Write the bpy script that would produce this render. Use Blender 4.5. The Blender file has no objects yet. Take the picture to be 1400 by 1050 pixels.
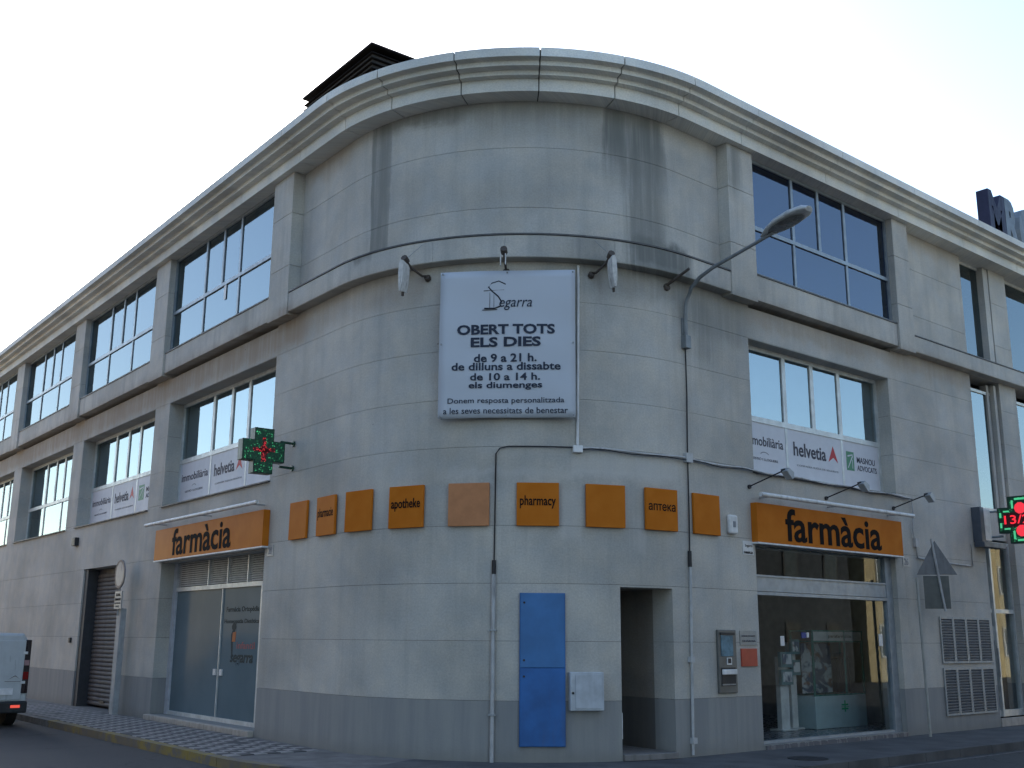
import bpy, bmesh, math, random
from mathutils import Vector, Matrix
random.seed(7)
PI = math.pi
scene = bpy.context.scene
COL = scene.collection

# ------------------------------------------------------------------ camera
F_PX, PITCH, ROLL, YAW = 1485.6, 0.2296014, 0.0069652, 0.8663633
CX, CY, CZ = -8.510675, -10.490645, 1.6
fw = Vector((math.cos(YAW)*math.cos(PITCH), math.sin(YAW)*math.cos(PITCH), math.sin(PITCH)))
r0 = Vector((math.sin(YAW), -math.cos(YAW), 0)); u0 = r0.cross(fw)
rr = math.cos(ROLL)*r0 + math.sin(ROLL)*u0; uu = -math.sin(ROLL)*r0 + math.cos(ROLL)*u0
cd = bpy.data.cameras.new('camera'); cam = bpy.data.objects.new('camera', cd); COL.objects.link(cam)
M = Matrix.Identity(4)
for i in range(3):
    M[i][0] = rr[i]; M[i][1] = uu[i]; M[i][2] = -fw[i]
M[0][3], M[1][3], M[2][3] = CX, CY, CZ
cam.matrix_world = M
cd.sensor_width = 36; cd.lens = 36*F_PX/1400; cd.clip_end = 2000; cd.clip_start = 0.05
scene.camera = cam

# ------------------------------------------------------------------ sky, sun, exposure
SUN_AZ, SUN_EL = math.radians(68), math.radians(24)
w = bpy.data.worlds.new('World'); scene.world = w; w.use_nodes = True
wn = w.node_tree.nodes; wl = w.node_tree.links
sky = wn.new('ShaderNodeTexSky'); sky.sky_type = 'NISHITA'; sky.sun_disc = False
sky.sun_elevation = SUN_EL; sky.sun_rotation = PI/2 - SUN_AZ
sky.air_density = 1.0; sky.dust_density = .8; sky.ozone_density = 1.6
bg = wn['Background']; bg.inputs['Strength'].default_value = 0.12
wl.new(sky.outputs[0], bg.inputs['Color'])
sd = bpy.data.lights.new('sun', 'SUN'); sd.energy = 3.2; sd.angle = math.radians(0.5); sd.color = (1, .9, .74)
so = bpy.data.objects.new('sun', sd); COL.objects.link(so)
sdir = Vector((math.cos(SUN_AZ)*math.cos(SUN_EL), math.sin(SUN_AZ)*math.cos(SUN_EL), math.sin(SUN_EL)))
so.rotation_euler = (-sdir).to_track_quat('-Z', 'Y').to_euler(); so.location = (0, 0, 40)
vs = scene.view_settings
vs.view_transform = 'Standard'; vs.look = 'None'; vs.gamma = 1; vs.use_curve_mapping = False
vs.exposure = 1.78
scene.cycles.max_bounces = 8; scene.cycles.transparent_max_bounces = 16

# ------------------------------------------------------------------ facade frame: u along the wall, o outward, z up
T_, AL = 3.7913212, 1.5250026
RC = T_*math.tan(AL/2); A = RC*(PI-AL)/2; CC = (T_, RC)
def path(u, o=0.0):
    if u < -A:
        s = T_-u-A; c, n = math.cos(AL), math.sin(AL)
        return (c*s-n*o, n*s+c*o)
    if u > A: return (T_+u-A, -o)
    th = PI+AL-PI/2+(u+A)/(2*A)*(PI-AL)
    return (CC[0]+(RC+o)*math.cos(th), CC[1]+(RC+o)*math.sin(th))
def P(u, o, z):
    x, y = path(u, o); return (x, y, z)
def tang(u):
    a = path(u-.01); b = path(u+.01); return math.atan2(b[1]-a[1], b[0]-a[0])
def usteps(a, b):
    pts = [a]
    lo, hi = max(a, -A), min(b, A)
    if lo < hi:
        n = max(1, int(math.ceil((hi-lo)/.13)))
        pts += [lo+(hi-lo)*i/n for i in range(n+1)]
    pts.append(b); out = []
    for q in pts:
        if not out or q-out[-1] > 1e-5: out.append(q)
    return out

# ------------------------------------------------------------------ node materials
def nm(name):
    m = bpy.data.materials.new(name); m.use_nodes = True
    nt = m.node_tree; b = nt.nodes['Principled BSDF']; return m, nt, b
def N(nt, t, **k):
    n = nt.nodes.new(t)
    for a, v in k.items(): setattr(n, a, v)
    return n
def setin(nt, sock, v):
    if hasattr(v, 'is_output') or isinstance(v, bpy.types.NodeSocket): nt.links.new(v, sock)
    else: sock.default_value = v
def mth(nt, op, a, b=None, clamp=False):
    n = N(nt, 'ShaderNodeMath', operation=op, use_clamp=clamp); setin(nt, n.inputs[0], a)
    if b is not None: setin(nt, n.inputs[1], b)
    return n.outputs[0]
def ramp(nt, v, a, b, c=0.0, d=1.0):
    n = N(nt, 'ShaderNodeMapRange', interpolation_type='SMOOTHSTEP'); setin(nt, n.inputs[0], v)
    for i, x in enumerate((a, b, c, d)): n.inputs[1+i].default_value = x
    return n.outputs[0]
def noise(nt, vec, scale, detail=4, rough=.55):
    n = N(nt, 'ShaderNodeTexNoise'); n.inputs['Scale'].default_value = scale
    n.inputs['Detail'].default_value = detail; n.inputs['Roughness'].default_value = rough
    if vec is not None: nt.links.new(vec, n.inputs['Vector'])
    return n.outputs[0]
def mixc(nt, f, a, b, mode='MIX'):
    n = N(nt, 'ShaderNodeMix', data_type='RGBA', blend_type=mode); setin(nt, n.inputs[0], f)
    setin(nt, n.inputs[6], a); setin(nt, n.inputs[7], b); return n.outputs[2]
def vscale(nt, vec, s):
    n = N(nt, 'ShaderNodeMapping'); nt.links.new(vec, n.inputs[0]); n.inputs['Scale'].default_value = s; return n.outputs[0]
def rgb(c): return (c[0], c[1], c[2], 1)
def simple(name, c, rough=.6, metal=0.0, var=.12, scale=6.0, spec=.5, bump=0.0, dirt=0.0):
    m, nt, b = nm(name)
    tc = N(nt, 'ShaderNodeTexCoord').outputs['Object']
    f = noise(nt, tc, scale)
    f2 = noise(nt, vscale(nt, tc, (3, 3, .5)), scale*.6)
    lo = tuple(x*(1-var) for x in c); hi = tuple(min(1, x*(1+var)) for x in c)
    col = mixc(nt, ramp(nt, f, .3, .7), rgb(lo), rgb(hi))
    if dirt: col = mixc(nt, ramp(nt, f2, .5, .75, 0, dirt), col, rgb((.09, .08, .07)))
    nt.links.new(col, b.inputs['Base Color'])
    nt.links.new(ramp(nt, f2, .3, .7, max(0, rough-.08), min(1, rough+.08)), b.inputs['Roughness'])
    b.inputs['Metallic'].default_value = metal; b.inputs['Specular IOR Level'].default_value = spec
    if bump:
        bp = N(nt, 'ShaderNodeBump'); bp.inputs['Strength'].default_value = bump; bp.inputs['Distance'].default_value = .01
        nt.links.new(noise(nt, tc, scale*12), bp.inputs['Height']); nt.links.new(bp.outputs[0], b.inputs['Normal'])
    return m
def flat(name, c, rough=.5, metal=0.0):
    m, nt, b = nm(name); b.inputs['Base Color'].default_value = rgb(c); b.inputs['Roughness'].default_value = rough
    b.inputs['Metallic'].default_value = metal; b.inputs['Specular IOR Level'].default_value = .15; return m

def stone_mat(name, base, dado=True, stains=True, sk=1.0):
    m, nt, b = nm(name)
    uv = N(nt, 'ShaderNodeUVMap').outputs[0]
    sp = N(nt, 'ShaderNodeSeparateXYZ'); nt.links.new(uv, sp.inputs[0]); U, Z = sp.outputs[0], sp.outputs[1]
    big = noise(nt, uv, .55, 5, .6); mid = noise(nt, uv, 2.3, 5, .6); fine = noise(nt, uv, 38, 3, .6)
    streak = noise(nt, vscale(nt, uv, (3.4, .22, 1)), 1.0, 5, .65)
    streak2 = noise(nt, vscale(nt, uv, (11, .5, 1)), 1.0, 4, .6)
    rnd = N(nt, 'ShaderNodeObjectInfo').outputs['Random']
    dark = tuple(x*.80 for x in base); lite = tuple(x*1.13 for x in base)
    col = mixc(nt, ramp(nt, big, .28, .72), rgb(dark), rgb(lite))
    tint = mixc(nt, ramp(nt, mid, .3, .7), rgb((.93, .95, .97)), rgb((1.06, 1.03, .98)))
    col = mixc(nt, 1.0, col, tint, 'MULTIPLY')
    pv = ramp(nt, rnd, 0, 1, .965, 1.03)
    cmb = N(nt, 'ShaderNodeCombineColor'); [nt.links.new(pv, cmb.inputs[i]) for i in range(3)]
    col = mixc(nt, 1.0, col, cmb.outputs[0], 'MULTIPLY')
    gv = ramp(nt, fine, .25, .75, .90, 1.08)
    cm2 = N(nt, 'ShaderNodeCombineColor'); [nt.links.new(gv, cm2.inputs[i]) for i in range(3)]
    col = mixc(nt, 1.0, col, cm2.outputs[0], 'MULTIPLY')
    # general rain streaking
    col = mixc(nt, ramp(nt, streak, .46, .74, 0, .42*sk), col, rgb((base[0]*.50, base[1]*.52, base[2]*.54)))
    col = mixc(nt, ramp(nt, streak2, .52, .8, 0, .22*sk), col, rgb((base[0]*.55, base[1]*.55, base[2]*.55)))
    if stains:
        wob = mth(nt, 'MULTIPLY', mth(nt, 'SUBTRACT', mid, .5), .5)
        wob2 = mth(nt, 'MULTIPLY', mth(nt, 'SUBTRACT', streak2, .5), .34)
        Uw = mth(nt, 'ADD', U, mth(nt, 'MULTIPLY', wob, .25)); Uw = mth(nt, 'ADD', Uw, wob2); Zw = mth(nt, 'ADD', Z, wob)
        def blot(col, ua, ub, za, zb, su, sz, k, c):
            f = mth(nt, 'MULTIPLY', ramp(nt, Uw, ua-su, ua+su), ramp(nt, Uw, ub-su, ub+su, 1, 0))
            f = mth(nt, 'MULTIPLY', f, mth(nt, 'MULTIPLY', ramp(nt, Zw, za-sz, za+sz), ramp(nt, Zw, zb-sz, zb+sz, 1, 0)))
            f = mth(nt, 'MULTIPLY', f, ramp(nt, streak2, .2, .62, .55*k, k))
            return mixc(nt, f, col, rgb(c))
        g = (base[0]*.36, base[1]*.38, base[2]*.38); br = (base[0]*.62, base[1]*.50, base[2]*.40); lt = (base[0]*1.22, base[1]*1.24, base[2]*1.28)
        col = blot(col, -2.35, -1.95, 7.2, 9.7, .05, .1, .78, g)
        col = blot(col, -2.3, -.6, 9.32, 9.8, .2, .10, .70, g)
        col = blot(col, 1.55, 2.62, 8.6, 9.8, .09, .5, 1.0, g)
        col = blot(col, 1.9, 2.62, 7.2, 8.9, .14, .4, .75, g)
        col = blot(col, -.5, 1.6, 8.95, 9.8, .4, .3, .42, g)
        col = blot(col, -1.4, 1.3, 9.25, 9.8, .3, .2, .35, g)
        col = blot(col, -.55, 1.4, 7.9, 8.6, .5, .3, .22, g)
        col = blot(col, 4.12, 4.42, 8.75, 9.7, .07, .25, .62, g)
        col = blot(col, 1.1, 1.7, 6.9, 7.4, .15, .1, .45, g)
        col = blot(col, 2.0, 3.1, 6.95, 7.5, .1, .1, 1.0, g)
        col = blot(col, 2.9, 4.6, 6.2, 7.02, .3, .16, .55, g)
        col = blot(col, 3.3, 3.62, 5.7, 6.9, .06, .3, .45, g)
        col = blot(col, 1.2, 3.2, 6.55, 7.0, .2, .12, .45, g)
        col = blot(col, -4.7, -1.2, 6.5, 7.0, .5, .16, .42, br)
        col = blot(col, -40, -4.3, 6.42, 7.0, .3, .2, .85, br)
        col = blot(col, 4.6, 12, 6.62, 7.0, .3, .12, .45, br)
        col = blot(col, -4.7, -3.0, 9.2, 9.8, .3, .12, .4, br)
        col = blot(col, 9.4, 12, 9.2, 9.8, .3, .12, .3, br)
        col = blot(col, 1.0, 2.8, 3.85, 4.16, .10, .06, .40, lt)
        col = blot(col, .85, 1.15, 2.95, 3.65, .06, .1, .35, lt)
        col = blot(col, 1.85, 2.15, 2.75, 3.35, .08, .12, .35, lt)
        col = blot(col, -.9, 2.6, 3.78, 3.92, .2, .05, .25, lt)
        col = blot(col, -2.0, -1.1, 3.3, 3.9, .2, .2, .22, lt)
        # black pinholes left by removed fixings
        vo = N(nt, 'ShaderNodeTexVoronoi'); nt.links.new(uv, vo.inputs['Vector']); vo.inputs['Scale'].default_value = 1.6
        hole = mth(nt, 'LESS_THAN', vo.outputs['Distance'], .016)
        col = mixc(nt, mth(nt, 'MULTIPLY', hole, .8), col, rgb((.04, .035, .03)))
    if dado:
        wz = mth(nt, 'ADD', Z, mth(nt, 'MULTIPLY', mth(nt, 'SUBTRACT', mid, .5), .015))
        f = ramp(nt, wz, .775, .785, 1, 0)
        dcol = mixc(nt, ramp(nt, streak, .35, .65), rgb((base[0]*.47, base[1]*.50, base[2]*.55)), rgb((base[0]*.60, base[1]*.62, base[2]*.65)))
        dcol = mixc(nt, ramp(nt, mth(nt, 'ADD', Z, mth(nt, 'MULTIPLY', mid, .3)), .1, .42, .5, 0), dcol, rgb((base[0]*.36, base[1]*.36, base[2]*.34)))
        col = mixc(nt, mth(nt, 'MULTIPLY', f, .92), col, dcol)
    nt.links.new(col, b.inputs['Base Color'])
    b.inputs['Roughness'].default_value = .85; b.inputs['Specular IOR Level'].default_value = .3
    bp = N(nt, 'ShaderNodeBump'); bp.inputs['Strength'].default_value = .35; bp.inputs['Distance'].default_value = .006
    h = mth(nt, 'ADD', fine, mth(nt, 'MULTIPLY', mid, 2)); nt.links.new(h, bp.inputs['Height']); nt.links.new(bp.outputs[0], b.inputs['Normal'])
    return m

def glass(name, tint, ior, rough=.01, wav=.0, gt=(.86, .93, .98)):
    m = bpy.data.materials.new(name); m.use_nodes = True; nt = m.node_tree; nt.nodes.clear()
    out = N(nt, 'ShaderNodeOutputMaterial'); mx = N(nt, 'ShaderNodeMixShader')
    tr = N(nt, 'ShaderNodeBsdfTransparent'); tr.inputs[0].default_value = rgb(tint)
    gl = N(nt, 'ShaderNodeBsdfGlossy'); gl.inputs['Roughness'].default_value = rough; gl.inputs[0].default_value = rgb(gt)
    fr = N(nt, 'ShaderNodeFresnel'); fr.inputs[0].default_value = ior
    if wav:
        bp = N(nt, 'ShaderNodeBump'); bp.inputs['Strength'].default_value = wav; bp.inputs['Distance'].default_value = .02
        nt.links.new(noise(nt, N(nt, 'ShaderNodeTexCoord').outputs['Object'], 1.1, 2), bp.inputs['Height'])
        nt.links.new(bp.outputs[0], gl.inputs['Normal'])
    bf = N(nt, 'ShaderNodeNewGeometry').outputs['Backfacing']; nt.links.new(mth(nt, 'MULTIPLY', fr.outputs[0], mth(nt, 'SUBTRACT', 1.0, bf)), mx.inputs[0]); nt.links.new(tr.outputs[0], mx.inputs[1]); nt.links.new(gl.outputs[0], mx.inputs[2])
    nt.links.new(mx.outputs[0], out.inputs[0]); return m
def emis(name, c, s):
    m, nt, b = nm(name); b.inputs['Base Color'].default_value = rgb(tuple(x*.3 for x in c))
    b.inputs['Emission Color'].default_value = rgb(c); b.inputs['Emission Strength'].default_value = s; return m

STONE = stone_mat('facade_stone', (.50, .487, .448), sk=.62)
TRIM = stone_mat('trim_stone', (.51, .497, .458), dado=False)
CORN = stone_mat('cornice_stone', (.74, .74, .69), dado=False, stains=False, sk=.35)
CORE = simple('mortar', (.07, .066, .06), .95)
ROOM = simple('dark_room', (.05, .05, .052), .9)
BLIND = simple('roller_blind', (.62, .66, .67), .9, var=.05)
FRD = simple('dark_anodised_frame', (.26, .30, .33), .4, .3)
FRL = simple('light_aluminium_frame', (.58, .61, .60), .45, .25)
WHT = simple('white_enamel', (.72, .73, .72), .5, dirt=.25)
GREYP = simple('galvanised_steel', (.32, .34, .35), .5, .5, dirt=.4)
PIPE = simple('grey_pipe', (.45, .46, .46), .5, dirt=.4)
BLK = simple('black_plastic', (.02, .02, .022), .55)
RUST = simple('weathered_iron', (.08, .065, .055), .8, dirt=.5)
GWIN = glass('window_glass', (.55, .62, .66), 5.0, .015, .12, (.66, .76, .79))
GUP = glass('tinted_window_glass', (.42, .50, .54), 3.7, .03, .12, (.56, .65, .69))
GUPR = glass('dim_reflection_window_glass', (.20, .32, .52), 3.3, .02, .12, (.44, .50, .58))  # dimmer sky reflection of the right upper window put into the glass tint
GSHOP = glass('shop_glass', (.93, .96, .96), 1.45, .01, .03)
LET = flat('black_lettering', (.012, .010, .010), .8); LET.node_tree.nodes['Principled BSDF'].inputs['Specular IOR Level'].default_value = .08
STONE2 = simple('pale_step_stone', (.42, .38, .33), .8, dirt=.3, bump=.2)

# ------------------------------------------------------------------ mesh builders
def link(name, me, mat=None, parent=None, smooth=False):
    o = bpy.data.objects.new(name, me); COL.objects.link(o)
    if mat is not None and len(me.materials) == 0:
        for mm in (mat if isinstance(mat, (list, tuple)) else [mat]): me.materials.append(mm)
    if parent is not None: o.parent = parent
    return o
def tag(o, label=None, cat=None, group=None, kind=None):
    if label: o['label'] = label
    if cat: o['category'] = cat
    if group: o['group'] = group
    if kind: o['kind'] = kind
    return o
class B:
    """collects geometry; verts may be in (u,o,z) facade coords (facade=True) or plain xyz"""
    def __init__(s, facade=False): s.v = []; s.f = []; s.mi = []; s.fac = facade; s.sm = []
    def add(s, vs, fs, mi=0, sm=False):
        n = len(s.v); s.v += [tuple(q) for q in vs]
        for f in fs: s.f.append(tuple(n+i for i in f)); s.mi.append(mi); s.sm.append(sm)
    def box(s, a, b, c, d, e, f, mi=0):
        us = usteps(a, b) if s.fac else [a, b]
        vs = []
        for u in us: vs += [(u, c, e), (u, d, e), (u, d, f), (u, c, f)]
        fs = [(3, 2, 1, 0)]
        for i in range(len(us)-1):
            k = 4*i
            for j in range(4): fs.append((k+j, k+(j+1) % 4, k+4+(j+1) % 4, k+4+j))
        k = 4*(len(us)-1); fs.append((k, k+1, k+2, k+3)); s.add(vs, fs, mi)
    def tube(s, pts, r, n=8, mi=0, caps=True):
        pts = [Vector(q) for q in pts]; rs = r if isinstance(r, (list, tuple)) else [r]*len(pts)
        vs = []; fs = []; up = Vector((0, 0, 1))
        for i, q in enumerate(pts):
            d = (pts[min(i+1, len(pts)-1)]-pts[max(i-1, 0)]).normalized()
            ref = up if abs(d.dot(up)) < .95 else Vector((1, 0, 0))
            x = d.cross(ref).normalized(); y = d.cross(x)
            for k in range(n):
                a = 2*PI*k/n; vs.append(q+rs[i]*(math.cos(a)*x+math.sin(a)*y))
        for i in range(len(pts)-1):
            for k in range(n): fs.append((i*n+k, i*n+(k+1) % n, (i+1)*n+(k+1) % n, (i+1)*n+k))
        s.add(vs, fs, mi, True)
        if caps: s.add(vs[:n], [tuple(range(n))], mi); s.add(vs[-n:], [tuple(range(n-1, -1, -1))], mi)
    def prism(s, poly, y0, y1, mi=0):
        """polygon in xz extruded along y (given CCW seen from -y)"""
        n = len(poly); vs = [(x, y0, z) for x, z in poly]+[(x, y1, z) for x, z in poly]
        s.add(vs, [tuple(range(n)), tuple(range(2*n-1, n-1, -1))]+[(i, i+n, (i+1) % n+n, (i+1) % n) for i in range(n)], mi)
    def prismx(s, poly, x0, x1, mi=0):
        n = len(poly); vs = [(x0, y, z) for y, z in poly]+[(x1, y, z) for y, z in poly]
        s.add(vs, [tuple(range(n)), tuple(range(2*n-1, n-1, -1))]+[(i, i+n, (i+1) % n+n, (i+1) % n) for i in range(n)], mi)
    def mesh(s, name):
        vv = [P(*q) for q in s.v] if s.fac else s.v
        me = bpy.data.meshes.new(name); me.from_pydata(vv, [], s.f)
        if s.fac:
            uvl = me.uv_layers.new(name='UVMap')
            for l in me.loops:
                u, o, z = s.v[l.vertex_index]; uvl.data[l.index].uv = (u+o*.7, z)
        bm = bmesh.new(); bm.from_mesh(me); bmesh.ops.recalc_face_normals(bm, faces=bm.faces[:]); bm.to_mesh(me); bm.free()
        me.polygons.foreach_set('material_index', s.mi); me.polygons.foreach_set('use_smooth', s.sm)
        me.update(); return me
    def build(s, name, mat, parent=None, bevel=0.0):
        o = link(name, s.mesh(name), mat, parent)
        if bevel:
            md = o.modifiers.new('bevel', 'BEVEL'); md.width = bevel; md.segments = 2; md.limit_method = 'ANGLE'
        return o
def empty(name, loc=(0, 0, 0), rz=0.0, parent=None):
    o = bpy.data.objects.new(name, None); COL.objects.link(o); o.location = loc; o.rotation_euler = (0, 0, rz)
    o.empty_display_size = .2
    if parent: o.parent = parent
    return o
def at_wall(name, u, o, z, parent=None): return empty(name, P(u, o, z), tang(u), parent)
def place(o, u, off, z): o.location = P(u, off, z); o.rotation_euler = (0, 0, tang(u)); return o
def copy_tree(o, parent=None):
    c = o.copy(); COL.objects.link(c)
    if parent: c.parent = parent
    for ch in list(o.children): copy_tree(ch, c)
    return c
def text_mesh(s, x0, x1, z0, z1, y=0.0, ext=.003, bold=0.0, shear=0.0, fit='box'):
    """text lying in the xz plane facing -y, fitted to the box"""
    cu = bpy.data.curves.new('t', 'FONT'); cu.body = s; cu.size = 1; cu.extrude = .01; cu.offset = bold; cu.resolution_u = 3; cu.shear = shear
    ob = bpy.data.objects.new('t', cu); COL.objects.link(ob)
    dg = bpy.context.evaluated_depsgraph_get(); me = bpy.data.meshes.new_from_object(ob.evaluated_get(dg))
    bpy.data.objects.remove(ob); bpy.data.curves.remove(cu)
    xs = [v.co.x for v in me.vertices]; ys = [v.co.y for v in me.vertices]
    a, b, c, d = min(xs), max(xs), min(ys), max(ys)
    vs = [(x0+(v.co.x-a)/(b-a)*(x1-x0), y-(ext if v.co.z > 0 else 0), z0+(v.co.y-c)/(d-c)*(z1-z0)) for v in me.vertices]
    fs = [tuple(p.vertices) for p in me.polygons]; bpy.data.meshes.remove(me)
    return vs, fs
def text_obj(name, parts, mat, parent):
    """parts: list of (string, x0, x1, z0, z1, bold, shear, matindex)"""
    b = B()
    for q in parts:
        s, x0, x1, z0, z1, y = q[:6]; bold = q[6] if len(q) > 6 else 0; sh = q[7] if len(q) > 7 else 0; mi = q[8] if len(q) > 8 else 0
        vs, fs = text_mesh(s, x0, x1, z0, z1, y, .003, bold, sh); b.add(vs, fs, mi)
    return b.build(name, mat, parent)

# ================================================================== GROUND
def struct(o): o['kind'] = 'structure'; return o
def asphalt():
    m, nt, b = nm('asphalt'); tc = N(nt, 'ShaderNodeTexCoord').outputs['Object']
    f1 = noise(nt, tc, .35, 5)
    vc = N(nt, 'ShaderNodeTexVoronoi', feature='DISTANCE_TO_EDGE'); vc.inputs['Scale'].default_value = .45
    wv = N(nt, 'ShaderNodeVectorMath', operation='ADD'); nt.links.new(tc, wv.inputs[0]); nn = N(nt, 'ShaderNodeTexNoise'); nn.inputs['Scale'].default_value = 2.5; nt.links.new(tc, nn.inputs['Vector']); nt.links.new(nn.outputs['Color'], wv.inputs[1]); nt.links.new(wv.outputs[0], vc.inputs['Vector'])
    f2 = noise(nt, tc, 90, 3); f3 = noise(nt, tc, 3, 5)
    c = mixc(nt, ramp(nt, f1, .3, .7), rgb((.036, .037, .040)), rgb((.050, .050, .051)))
    c = mixc(nt, ramp(nt, f2, .35, .75, 0, .5), c, rgb((.085, .085, .083)))
    c = mixc(nt, ramp(nt, f3, .5, .75, 0, .35), c, rgb((.035, .035, .037)))
    c = mixc(nt, ramp(nt, vc.outputs['Distance'], .004, .014, .7, 0), c, rgb((.015, .015, .016)))
    nt.links.new(c, b.inputs['Base Color']); b.inputs['Roughness'].default_value = .85
    bp = N(nt, 'ShaderNodeBump'); bp.inputs['Strength'].default_value = .6; bp.inputs['Distance'].default_value = .008
    nt.links.new(f2, bp.inputs['Height']); nt.links.new(bp.outputs[0], b.inputs['Normal']); return m
ASPH = asphalt()
g = B(); g.add([(-900, -900, -.12), (900, -900, -.12), (900, 900, -.12), (-900, 900, -.12)], [(0, 1, 2, 3)])
struct(g.build('ground', ASPH))
CONC = simple('pavement_concrete', (.15, .145, .14), .9, var=.2, scale=2.5, bump=.3, dirt=.4)
CONCD = simple('dark_pavement_concrete', (.085, .087, .09), .88, var=.25, scale=1.6, bump=.3, dirt=.3)
PAVW = 1.70
pav = B(True); pav.box(-34, -1.2, -.3, PAVW-.16, -.10, 0.0)
pavement = struct(pav.build('pavement', CONC))
pav = B(True); pav.box(-1.2, 22, -.3, PAVW-.16, -.10, 0.0)
pavement2 = struct(pav.build('pavement', CONCD))
# chequered paving tiles of the left pavement
TL = simple('light_paving_tile', (.29, .275, .265), .85, var=.2, scale=3, dirt=.35)
TD = simple('dark_paving_tile', (.085, .083, .085), .85, var=.2, scale=3, dirt=.3)
ts = .2
def tile_mesh(mat):
    b = B(); e = ts/2-.004; h = .012
    b.add([(-e, -e, 0), (e, -e, 0), (e, e, 0), (-e, e, 0), (-e+.006, -e+.006, h), (e-.006, -e+.006, h), (e-.006, e-.006, h), (-e+.006, e-.006, h)],
          [(4, 5, 6, 7), (0, 1, 5, 4), (1, 2, 6, 5), (2, 3, 7, 6), (3, 0, 4, 7)])
    me = b.mesh('paving_tile'); me.materials.append(mat); return me
tm = [tile_mesh(TL), tile_mesh(TD)]
rows = 7
rest = B(); cols = [(-3.0-ts*i) for i in range(0, 66)]
for ci, u in enumerate(cols):
    for rj in range(rows):
        off = PAVW-.16-ts*(rj+.5); k = ((ci//1)+rj) % 2
        if ci % 2 == 0 and rj % 2 == 0 and random.random() < .04: k = 1-k
        if ci < 40:
            o = link('paving_tile', tm[k], None, pavement); q = P(u, off, .001+random.uniform(0, .004)); o.location = q; o.rotation_euler = (0, 0, tang(u))
        else:
            e = ts/2-.004; rest.add([P(u-e, off-e, .012), P(u+e, off-e, .012), P(u+e, off+e, .012), P(u-e, off+e, .012)], [(0, 1, 2, 3)], k)
o = rest.build('paving_tiles_far', [TL, TD], pavement); o['kind'] = 'stuff'
# kerb stones, yellow paint worn
def kerb_mat():
    m, nt, b = nm('worn_yellow_kerb'); tc = N(nt, 'ShaderNodeTexCoord').outputs['Object']
    f = noise(nt, tc, 4, 6, .7); f2 = noise(nt, tc, 1.1, 3)
    c = mixc(nt, ramp(nt, f, .38, .55), rgb((.15, .14, .125)), rgb((.26, .20, .05)))
    c = mixc(nt, ramp(nt, f2, .4, .62, 0, .75), c, rgb((.14, .125, .11)))
    nt.links.new(c, b.inputs['Base Color']); b.inputs['Roughness'].default_value = .85; return m
KY = kerb_mat(); KG = simple('kerb_stone', (.17, .165, .16), .85, var=.2, dirt=.4)
u = -33.9
while u < 21:
    b = B(True); b.box(u+.006, u+.994, PAVW-.155, PAVW, -.16, .004+random.uniform(-.003, .003))
    k = b.build('kerb_stone', KY if -11 < u < -2.5 else (KG if u < -2 else CONCD), pavement if u < -1.2 else pavement2); u += 1.0
# road beyond kerb on the right: worn edge line
b = B(True); b.box(1.5, 22, PAVW+.12, PAVW+.19, -.13, -.116)
struct(b.build('road_marking', simple('worn_white_line', (.11, .11, .11), .8, var=.3, scale=5, dirt=.9)))
# ================================================================== BUILDING
bld = empty('commercial_building', (6, 6, 0))
bld_inv = Matrix.Translation((-6, -6, 0))
tag(bld, 'three storey beige stone corner building with rounded corner, long window bands and stepped cornice', 'building')
class Under:   # world-space parts hung under an empty that is not at the origin
    pass
def wpart(o): o.matrix_parent_inverse = bld_inv; return o
UL, UR = -33.0, 20.0
PER = 5.87
holes = [(-10.4-PER*k, -5.37-PER*k, 4.19, 6.37) for k in range(4)]
holes += [(-10.17, -5.4, .10, 3.30), (-15.25, -12.62, 0.0, 3.12), (1.69, 2.58, .08, 2.30), (4.52, 8.56, .07, 3.30), (4.57, 8.75, 4.19, 6.37),
          (11.93, 13.2, .16, 6.97), (13.95, 15.6, .16, 6.97)]
uppers = [(-10.43-PER*k, -5.38-PER*k) for k in range(4)] + [(4.60, 8.92)]
uhole = [(a, b, 6.9, 9.6) for a, b in uppers] + [(11.93, 13.2, 7.3, 9.6), (13.95, 15.6, 7.3, 9.6)]
HOLES = holes + uhole
ZC = [0, .78, 1.56, 2.33, 3.12, 4.23, 4.93, 5.66, 6.38, 6.975]
ZU = [7.31, 7.82, 8.78, 9.545]
def inhole(u, z):
    return any(a < u < b and c < z < d for a, b, c, d in HOLES)
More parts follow.
